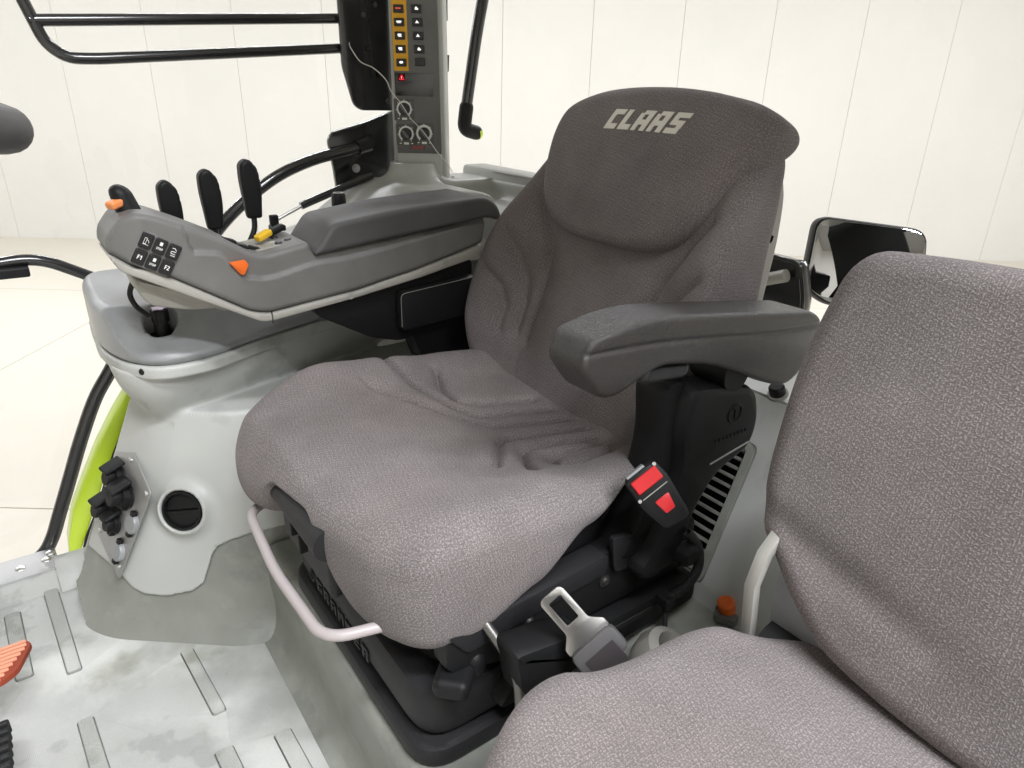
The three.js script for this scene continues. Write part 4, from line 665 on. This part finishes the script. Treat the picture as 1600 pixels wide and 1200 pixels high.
// ---------- pillar with the switch panel
{
  const pl = thing('pillar_switch_panel', 'tall grey pillar panel with lit switches, yellow strip and three dials', 'switch panel', null, [0.875, 0.865, -0.75]); pl.rotation.y = -YAW;
  const Y0 = 0.865;
  mesh('pillar', [prism('z', roundPoly([[-0.052, -0.12], [0.085, -0.12], [0.076, 0.9], [-0.050, 0.9]], 0.01), -0.10, -0.006, 0.01)], M.lightPlastic, pl);
  mesh('pillar_foot', prism('z', roundPoly([[-0.041, -0.06], [0.073, -0.06], [0.0725, 0.037], [-0.0405, 0.037]], 0.008), -0.03, 0.008, 0.007), M.lightPlastic, pl);
  const face = mesh('face_plate', prism('z', roundPoly([[-0.0395, 0.033], [0.072, 0.033], [0.066, 0.6], [-0.043, 0.6]], 0.006), -0.006, 0.004, 0.002), M.shellPlastic, pl);
  mesh('yellow_strip', prism('z', roundPoly([[-0.0395, 0.226], [-0.004, 0.226], [-0.006, 0.58], [-0.042, 0.58]], 0.002), 0.0035, 0.0046, 0.0004), M.amber, face);
  const glyphs = { hand: g => { g.beginPath(); g.arc(64, 46, 16, 0, 7); g.fill(); g.fillRect(44, 56, 50, 30); }, bars: g => { g.fillRect(26, 40, 76, 26); g.fillRect(34, 72, 60, 10); }, panel: g => { g.fillRect(34, 30, 56, 36); g.fillRect(44, 72, 50, 14); }, dot: g => { g.beginPath(); g.ellipse(64, 58, 30, 24, 0, 0, 7); g.fill(); }, wedge: g => { g.beginPath(); g.moveTo(36, 84); g.lineTo(60, 30); g.lineTo(94, 84); g.fill(); }, red: g => { g.fillStyle = '#ff6a4a'; g.fillRect(28, 46, 22, 22); g.fillRect(56, 46, 16, 22); g.fillRect(80, 46, 18, 22); }, none: () => {} };
  const sw = (x, y, kind) => {
    const b = mesh('rocker_switch', rbox(0.0245, 0.0175, 0.008, 0.002).translate(x, y - Y0, 0.006), M.buttonBlack, pl);
    if (kind === 'none') return;
    const cv = document.createElement('canvas'); cv.width = cv.height = 128; const g = cv.getContext('2d'); g.fillStyle = '#0c0c0c'; g.fillRect(0, 0, 128, 128); g.fillStyle = '#ffffff'; if (kind === 'red') { g.fillStyle = '#5a1208'; g.fillRect(16, 34, 96, 46); } glyphs[kind](g); const t = new THREE.CanvasTexture(cv); t.colorSpace = THREE.SRGBColorSpace;
    mesh('lit_symbol', new THREE.PlaneGeometry(0.020, 0.0145).translate(x, y - Y0, 0.01015), std({ map: t, emissiveMap: t, emissive: 0xffffff, emissiveIntensity: kind === 'red' ? 0.5 : 0.9, roughness: 0.4 }), b, true);
  };
  [['red', 1.2242], ['bars', 1.196], ['panel', 1.1674], ['panel', 1.1384], ['dot', 1.109]].forEach(([k, y], i) => sw(-0.0236 + i * 0.0007, y, k));
  [['hand', 1.2251], ['wedge', 1.197], ['wedge', 1.168], ['hand', 1.139], ['none', 1.1115]].forEach(([k, y], i) => sw(0.0189 + i * 0.0013, y, k));
  const ec = picture(512, 96, (g, w, h) => { g.fillStyle = '#e9a313'; g.fillRect(0, 0, w, h); g.fillStyle = '#2a2418'; g.font = 'bold 90px sans-serif'; g.textAlign = 'center'; g.fillText('101', w / 2, 82); });
  mesh('strip_print', new THREE.PlaneGeometry(0.028, 0.008).translate(-0.025, 1.246 - Y0, 0.0049), ec, face, true);
  const sc = mesh('display', prism('z', roundPoly([[-0.0385, 0.170], [0.054, 0.170], [0.053, 0.222], [-0.039, 0.222]], 0.002), 0.0035, 0.0046, 0.0004), M.glossBlack, pl);
  const wn = document.createElement('canvas'); wn.width = wn.height = 128; { const g = wn.getContext('2d'); g.fillStyle = '#200406'; g.fillRect(0, 0, 128, 128); g.strokeStyle = '#ff2a36'; g.lineWidth = 9; g.lineJoin = 'round'; g.beginPath(); g.moveTo(64, 20); g.lineTo(108, 100); g.lineTo(20, 100); g.closePath(); g.stroke(); g.strokeStyle = '#ffd0d0'; g.beginPath(); g.moveTo(64, 48); g.lineTo(64, 86); g.stroke(); }
  const wt = new THREE.CanvasTexture(wn); wt.colorSpace = THREE.SRGBColorSpace;
  mesh('warning_light', new THREE.PlaneGeometry(0.017, 0.017).translate(-0.022, 1.0763 - Y0, 0.0049), std({ map: wt, emissiveMap: wt, emissive: 0xffffff, emissiveIntensity: 1.3 }), sc, true);
  for (const [x, y, arc] of [[-0.0185, 1.0051, 0], [-0.016, 0.9467, 0], [0.0294, 0.9492, 1]]) {
    const pr = mesh('dial_print', new THREE.PlaneGeometry(0.050, 0.050).translate(x, y - Y0 - 0.002, 0.0044), picture(256, 256, (g) => { g.fillStyle = '#59564f'; g.fillRect(0, 0, 256, 256); g.strokeStyle = g.fillStyle = '#f4f4f2'; g.lineWidth = arc ? 34 : 22; g.beginPath(); g.arc(128, 118, 86, 2.2, 7.2); g.stroke(); for (let k = 0; k < 7; k++) { const a = 2.2 + k * 5 / 6; g.beginPath(); g.arc(128 + Math.cos(a) * 106, 118 + Math.sin(a) * 106, 6, 0, 7); g.fill(); } g.fillRect(96, 222, 64, 26); g.fillRect(40, 228, 26, 12); g.fillRect(190, 228, 26, 12); }), face, true);
    const d = mesh('dial', at(lathe([[0, 0.014], [0.0115, 0.014], [0.013, 0.012], [0.0145, 0]], 28), x, y - Y0, 0.004, Math.PI / 2), M.buttonBlack, pl);
    mesh('dial_grip', at(rbox(0.006, 0.024, 0.008, 0.002), x, y - Y0, 0.019, 0, 0, 0.7), M.shellPlastic, d);
  }
  mesh('maker_print', new THREE.PlaneGeometry(0.040, 0.0106).translate(0.012, 0.9151 - Y0, 0.0045), picture(256, 68, (g, w, h) => { g.fillStyle = '#59564f'; g.fillRect(0, 0, w, h); g.fillStyle = '#e3262e'; g.font = 'bold italic 58px sans-serif'; g.textAlign = 'center'; g.fillText('CLAAS', w / 2, 55); }), face, true);
  // moulded pillar base and rear corner shelf
  const sf = thing('rear_corner_shelf', 'pale grey moulded shelf with a tray at the foot of the pillar', 'shelf');
  const shelfO = outline(roundPoly([[0.50, -0.86], [1.15, -0.86], [1.15, -0.30], [0.98, -0.30], [0.90, -0.45], [0.80, -0.56], [0.55, -0.62]], 0.05));
  mesh('shelf_body', field((x, y, z) => {
    const top = lerp(0.70, 0.835, sstep(0.50, 0.80, x)); let d = roundExtrude(shelfO(x, z), Math.abs(y - (top + 0.5) / 2) - (top - 0.5) / 2, 0.02);
    const bx = 0.875, bz = -0.75, r = Math.hypot(x - bx, (z - bz)), k = 0.06 + 0.10 * Math.pow(Math.max(0, 1 - (y - 0.78) / 0.10), 2); d = smin(d, Math.max(r - k, y - 0.88, 0.7 - y), 0.03);
    const tray = roundExtrude(Math.max(Math.abs(x - 1.0) - 0.085, Math.abs(z + 0.50) - 0.20), Math.abs(y - 0.84) - 0.055, 0.02); return smax(d, -tray, 0.015);
  }, [0.46, 0.47, -0.9], [1.19, 0.91, -0.26], 0.0065), M.lightPlastic, sf);
  mesh('rear_sill', prism('x', roundPoly([[-0.86, 0.55], [-0.86, 0.858], [-0.30, 0.853], [-0.26, 0.60], [0.0, 0.55]], 0.02), 1.09, 1.16, 0.006), M.lightPlastic, sf);
  mesh('sill_slot', rbox(0.004, 0.003, 0.30, 0.001).translate(1.088, 0.851, -0.55), M.trimSpot, sf);
  mesh('screw', lathe([[0, 0.003], [0.004, 0.003], [0.007, 0]], 16).translate(0.985, 0.838, -0.735), M.steel, sf);
  const tk = thing('bottle_cap_knob', 'black cap on a dark green ring behind the padded armrest', 'knob', null, [0.613, 0.775, -0.62]);
  mesh('cap', lathe([[0, 0.058], [0.013, 0.058], [0.0155, 0.054], [0.0165, 0.024], [0.0165, 0.02], [0, 0.02]]), M.blackPlastic, tk);
  mesh('top_ring', lathe([[0.006, 0.0592], [0.011, 0.0592], [0.012, 0.0575], [0.006, 0.0575]]), M.trimPlastic, tk);
  mesh('collar', lathe([[0, 0.022], [0.019, 0.022], [0.021, 0.012], [0.026, 0.006], [0.026, -0.02]]), M.teal, tk);
}
// ---------- right door, hinges, struts and handles
{
  const dr = thing('glass_door', 'glazed door with a black tubular handle frame crossing the upper left corner', 'door');
  mesh('upper_bar', rod([0.118, 1.158, -0.90], [0.797, 1.208, -0.90], 0.0115), M.glossBlack, dr);
  mesh('lower_bar', pipe([[0.105, 1.225, -0.90], [0.136, 1.118, -0.90], [0.168, 1.093, -0.90], [0.22, 1.0935, -0.90], [0.79, 1.142, -0.90]], 0.0115, 0.045), M.glossBlack, dr);
  mesh('door_glass', prism('z', [[-1.0, -0.04], [-0.2, -0.03], [-0.08, 0.03], [0.08, 0.37], [0.2, 0.58], [0.8, 0.82], [0.86, 1.0], [0.86, 1.7], [-1.0, 1.7]], -0.934, -0.930, 0), M.glass, dr);
  const hp = thing('door_hinge_plate', 'black steel hinge plate with bolts left of the pillar panel', 'hinge');
  mesh('plate', prism('z', roundPoly([[0.752, 1.40], [0.752, 1.10], [0.776, 1.01], [0.795, 0.997], [0.895, 0.997], [0.905, 1.40]], 0.012), -0.885, -0.873, 0.003), M.glossBlack, hp);
  mesh('edge_strip', prism('z', roundPoly([[0.822, 1.40], [0.835, 1.40], [0.838, 1.075], [0.828, 1.07]], 0.003), -0.874, -0.866, 0.002), M.glossBlack, hp);
  for (const [x, y] of [[0.815, 1.215], [0.822, 1.142], [0.848, 1.083], [0.87, 1.02], [0.846, 1.24]]) mesh('bolt', at(lathe([[0, 0.005], [0.005, 0.005], [0.0065, 0.002], [0.007, 0]], 14), x, y, -0.872, Math.PI / 2), y > 1.2 || y < 1.05 ? M.darkSteel : M.glossBlack, hp);
  const lh = thing('lower_hinge_bracket', 'black lower hinge bracket at the foot of the pillar', 'hinge');
  mesh('plate', prism('z', roundPoly([[0.704, 0.925, 0.01], [0.716, 0.945, 0.01], [0.82, 0.972, 0.02], [0.90, 1.0, 0.01], [0.90, 0.84, 0.01], [0.84, 0.82, 0.02], [0.72, 0.79, 0.02], [0.714, 0.86, 0.01]], 0.01), -0.90, -0.884, 0.003), M.glossBlack, lh);
  mesh('lug', at(lathe([[0, 0.008], [0.012, 0.008], [0.014, 0.004], [0.014, 0]], 18), 0.82, 0.925, -0.884, Math.PI / 2), M.glossBlack, lh);
  mesh('bolt', at(lathe([[0, 0.006], [0.006, 0.006], [0.008, 0.003], [0.011, 0.002], [0.011, 0]], 14), 0.775, 0.855, -0.884, Math.PI / 2), M.zinc, lh);
  const gt = thing('grab_tube', 'thick black curved grab tube behind the control levers', 'grab rail');
  mesh('tube', hose([[0.27, 0.56, -0.86], [0.355, 0.675, -0.86], [0.42, 0.748, -0.86], [0.502, 0.813, -0.86], [0.569, 0.852, -0.86], [0.653, 0.882, -0.862], [0.79, 0.910, -0.872]], 0.0145), M.glossBlack, gt);
  mesh('end_collar', rod([0.775, 0.907, -0.87], [0.81, 0.915, -0.875], 0.019), M.glossBlack, gt);
  const gs = thing('gas_strut', 'thin black gas strut behind the padded armrest', 'gas strut');
  mesh('cylinder', rod([0.588, 0.782, -0.80], [0.78, 0.846, -0.80], 0.0095), M.glossBlack, gs);
  mesh('rod', rod([0.522, 0.752, -0.80], [0.60, 0.786, -0.80], 0.004), M.steel, gs);
  mesh('ball_joint', [rbox(0.02, 0.028, 0.016, 0.004).translate(0.519, 0.752, -0.80), rbox(0.035, 0.014, 0.03, 0.004).translate(0.525, 0.735, -0.80)], M.blackPlastic, gs);
  const g2 = thing('rear_gas_strut', 'thin black gas strut hanging right of the pillar panel', 'gas strut');
  mesh('cylinder', rod([1.06, 1.221, -0.90], [1.062, 1.5, -0.90], 0.0105), M.glossBlack, g2);
  mesh('rod', rod([1.061, 1.12, -0.90], [1.06, 1.23, -0.90], 0.0042), M.shellPlastic, g2);
  mesh('end_fitting', rod([1.061, 1.097, -0.90], [1.061, 1.138, -0.90], 0.0105, 0.0125), M.rubber, g2);
  const wt = thing('rear_window_handle', 'black bent tube handle on the rear window', 'handle');
  mesh('tube', pipe([[1.30, 1.55, -0.95], [1.213, 1.286, -0.95], [1.158, 0.985, -0.95]], 0.017, 0.3), M.glossBlack, wt);
  mesh('elbow', pipe([[1.162, 1.005, -0.95], [1.153, 0.945, -0.95], [1.195, 0.935, -0.95]], 0.021, 0.035), M.blackPlastic, wt);
  mesh('lime_end', at(lathe([[0, 0.010], [0.012, 0.008], [0.018, 0.0], [0.019, -0.006]], 24), 1.204, 0.934, -0.948, 0, 0, -1.4), M.lime, wt);  // lime colour put in for a green reflection at the elbow end
  const fr = thing('door_frame_post', 'black curved door frame tube at the left edge', 'door frame');
  mesh('tube', hose([[0.20, 0.60, -0.85], [0.132, 0.455, -0.85], [0.078, 0.375, -0.85], [0.03, 0.28, -0.85], [-0.013, 0.183, -0.85], [-0.05, 0.10, -0.85], [-0.075, 0.045, -0.85], [-0.098, 0.012, -0.85], [-0.135, -0.012, -0.85], [-0.20, -0.024, -0.85], [-0.5, -0.05, -0.85]], 0.0155, 140), M.glossBlack, fr);
  const hb = thing('door_grab_bar', 'black bent grab bar in front of the control armrest', 'grab rail');
  mesh('tube', pipe([[-0.25, 0.66, -0.90], [-0.05, 0.692, -0.90], [0.035, 0.698, -0.90], [0.112, 0.652, -0.90], [0.27, 0.56, -0.90]], 0.0125, 0.06), M.glossBlack, hb);
  mesh('latch', rbox(0.09, 0.022, 0.03, 0.005).translate(-0.03, 0.675, -0.885), M.blackPlastic, hb);
  const fd = thing('fender', 'bright lime green curved fender seen past the side console', 'fender');
  mesh('panel', prism('z', [[0.25, 0.50], [0.165, 0.345], [0.11, 0.27], [0.063, 0.197], [0.015, 0.11], [-0.023, 0.035], [-0.05, -0.05], [-0.062, -0.15], [-0.05, -0.17], [-0.03, -0.085], [0.02, 0.02], [0.08, 0.148], [0.13, 0.23], [0.19, 0.32], [0.30, 0.50]], -1.02, -0.96, 0.004), M.lime, fd);
  mesh('inner_edge', prism('z', [[0.34, 0.56], [0.20, 0.345], [0.142, 0.245], [0.095, 0.16], [0.04, 0.035], [-0.012, -0.07], [-0.035, -0.17], [0.1, -0.17], [0.44, 0.56]], -1.0, -0.92, 0.004), M.trimPlastic, fd);
  mesh('seal', hose([[0.33, 0.56, -0.955], [0.20, 0.352, -0.955], [0.14, 0.25, -0.955], [0.092, 0.165, -0.955], [0.037, 0.04, -0.955], [-0.015, -0.065, -0.955], [-0.04, -0.17, -0.955]], 0.006), M.rubber, fd);
  const sp = thing('sill_plate', 'grey metal door sill plate with rivets at the left edge', 'sill plate');
  mesh('plate', prism('y', roundPoly([[-0.55, -0.835], [-0.076, -0.835], [-0.070, -0.745], [-0.55, -0.735]], 0.008), 0.010, 0.028, 0.003), M.zinc, sp);
  for (const [x, z] of [[-0.205, -0.775], [-0.145, -0.785], [-0.095, -0.79], [-0.085, -0.815], [-0.28, -0.77]]) mesh('rivet', lathe([[0, 0.005], [0.004, 0.0045], [0.009, 0.002], [0.011, 0]], 18).translate(x, 0.028, z), M.steel, sp);
  const cd = thing('white_cord', 'thin white cord hanging across the pillar panel', 'cord');
  const R = (lx, y, d = 0.03) => [0.875 + Math.cos(YAW) * lx - Math.sin(YAW) * d, y, -0.75 + Math.sin(YAW) * lx + Math.cos(YAW) * d];
  mesh('string', hose([[0.779, 1.155, -0.885], R(-0.135, 1.135), R(-0.115, 1.108), R(-0.085, 1.095), R(-0.055, 1.068), R(-0.045, 1.045), R(-0.022, 1.018), R(0.0, 0.985), R(0.03, 0.955), R(0.062, 0.908, 0.02), R(0.09, 0.872, 0.0), R(0.10, 0.855, 0.0)], 0.0011, 120, 6), M.cord, cd);
}
// ---------- steering wheel, pedals
{
  const st = thing('steering_wheel', 'dark grey steering wheel rim at the left edge', 'steering wheel', null, [-0.165, 1.06, 0.05]); st.rotation.z = -0.28;
  mesh('rim', new THREE.TorusGeometry(0.19, 0.021, 20, 90).rotateX(Math.PI / 2), M.pad, st);
  mesh('hub', lathe([[0, 0.0], [0.06, -0.005], [0.07, -0.03], [0.05, -0.07], [0, -0.07]]), M.blackPlastic, st);
  for (let k = 0; k < 3; k++) { const a = k * 2.094 + 1.047; mesh('spoke', rod([Math.cos(a) * 0.05, -0.03, Math.sin(a) * 0.05], [Math.cos(a) * 0.185, 0, Math.sin(a) * 0.185], 0.012), M.blackPlastic, st); }
  const op = thing('orange_pedal', 'orange ribbed foot pedal at the left edge of the floor', 'pedal', null, [-0.19, 0.15, -0.31]);
  const pd = roundPoly([[-0.10, -0.035], [0.058, -0.045], [0.068, -0.03], [0.045, 0.028], [0.02, 0.045], [-0.10, 0.05]], 0.01);
  const pp = mesh('pad', prism('y', pd, -0.012, 0, 0.003), M.pedalDark, op);
  for (let k = 0; k < 9; k++) { const z = -0.037 + k * 0.0097, e = lerp(0.060, 0.018, Math.max(0, (k - 1.5) / 7)); mesh('ridge', rbox(0.10 + e, 0.004, 0.0066, 0.0016).translate((e - 0.10) / 2, 0.001, z), M.pedal, op); }
  mesh('pedal_arm', rod([-0.08, -0.01, 0], [-0.08, -0.15, -0.06], 0.012), M.rubber, op);
  const bp = thing('black_pedal', 'black toothed pedal under the orange pedal at the left edge', 'pedal', null, [-0.165, 0.09, -0.17]);
  mesh('pad', rbox(0.06, 0.03, 0.13, 0.008).translate(-0.045, 0, 0), M.rubber, bp);
  for (let k = 0; k < 6; k++) mesh('tooth', rbox(0.016, 0.026, 0.010, 0.004).translate(-0.012, 0.006, -0.05 + k * 0.018), M.rubber, bp);
  mesh('pedal_arm', rod([-0.05, -0.01, 0.02], [-0.06, -0.09, 0.06], 0.012), M.rubber, bp);
}
// ---------- mirror and rear fitting
{
  const mi = thing('mirror', 'black framed rectangular mirror between the two seat backs', 'mirror', null, [1.505, 0.715, 0.140]);
    const v = mi.position.clone().sub(camera.position).normalize(), T = V(1.05, 0.95, 1.02).sub(mi.position).normalize();
  const n = T.sub(v).normalize(); mi.quaternion.setFromRotationMatrix(new THREE.Matrix4().lookAt(n, V(0, 0, 0), V(0, 1, 0)));
  const out = roundPoly([[-0.115, 0.105, 0.03], [0.12, 0.085, 0.035], [0.13, -0.06, 0.04], [-0.06, -0.095, 0.03], [-0.125, -0.055, 0.03]], 0.03);
  mesh('housing', prism('z', out, -0.05, 0, 0.012), M.blackPlastic, mi);
  mesh('glass', prism('z', out.map(p => [p[0] * 0.95, p[1] * 0.94]), -0.002, 0.0015, 0.0008), M.mirror, mi);
  const lp = struct(new THREE.Group(), 'added_dark_panel'); scene.add(lp);      // added dark panel, out of frame, to darken what the mirror reflects
  mesh('dark_sheet', prism('z', roundPoly([[0.80, 0.45], [1.50, 0.45], [1.45, 1.7], [0.85, 1.7]], 0.05), 1.02, 1.08, 0.01), M.blackPlastic, lp);  // added sheet, there only for the mirror to reflect
  const rf = thing('rear_fitting', 'black bracket holding a pale grey cylinder behind the seat back', 'bracket');
  mesh('bracket', prism('x', roundPoly([[-0.12, 0.745], [0.105, 0.738], [0.128, 0.664], [0.128, 0.56], [-0.12, 0.56]], 0.012), 1.31, 1.34, 0.004), M.glossBlack, rf);
  mesh('bracket_lip', pipe([[1.305, 0.745, -0.12], [1.305, 0.738, 0.105], [1.305, 0.664, 0.128], [1.305, 0.56, 0.128]], 0.005, 0.02), M.glossBlack, rf);
  mesh('cylinder', rod([1.285, 0.668, -0.02], [1.285, 0.712, 0.092], 0.0135), M.trimPlastic, rf);
  mesh('cylinder_knob', rod([1.275, 0.69, -0.03], [1.275, 0.705, 0.012], 0.012), M.steel, rf);
}
renderer.render(scene, camera);
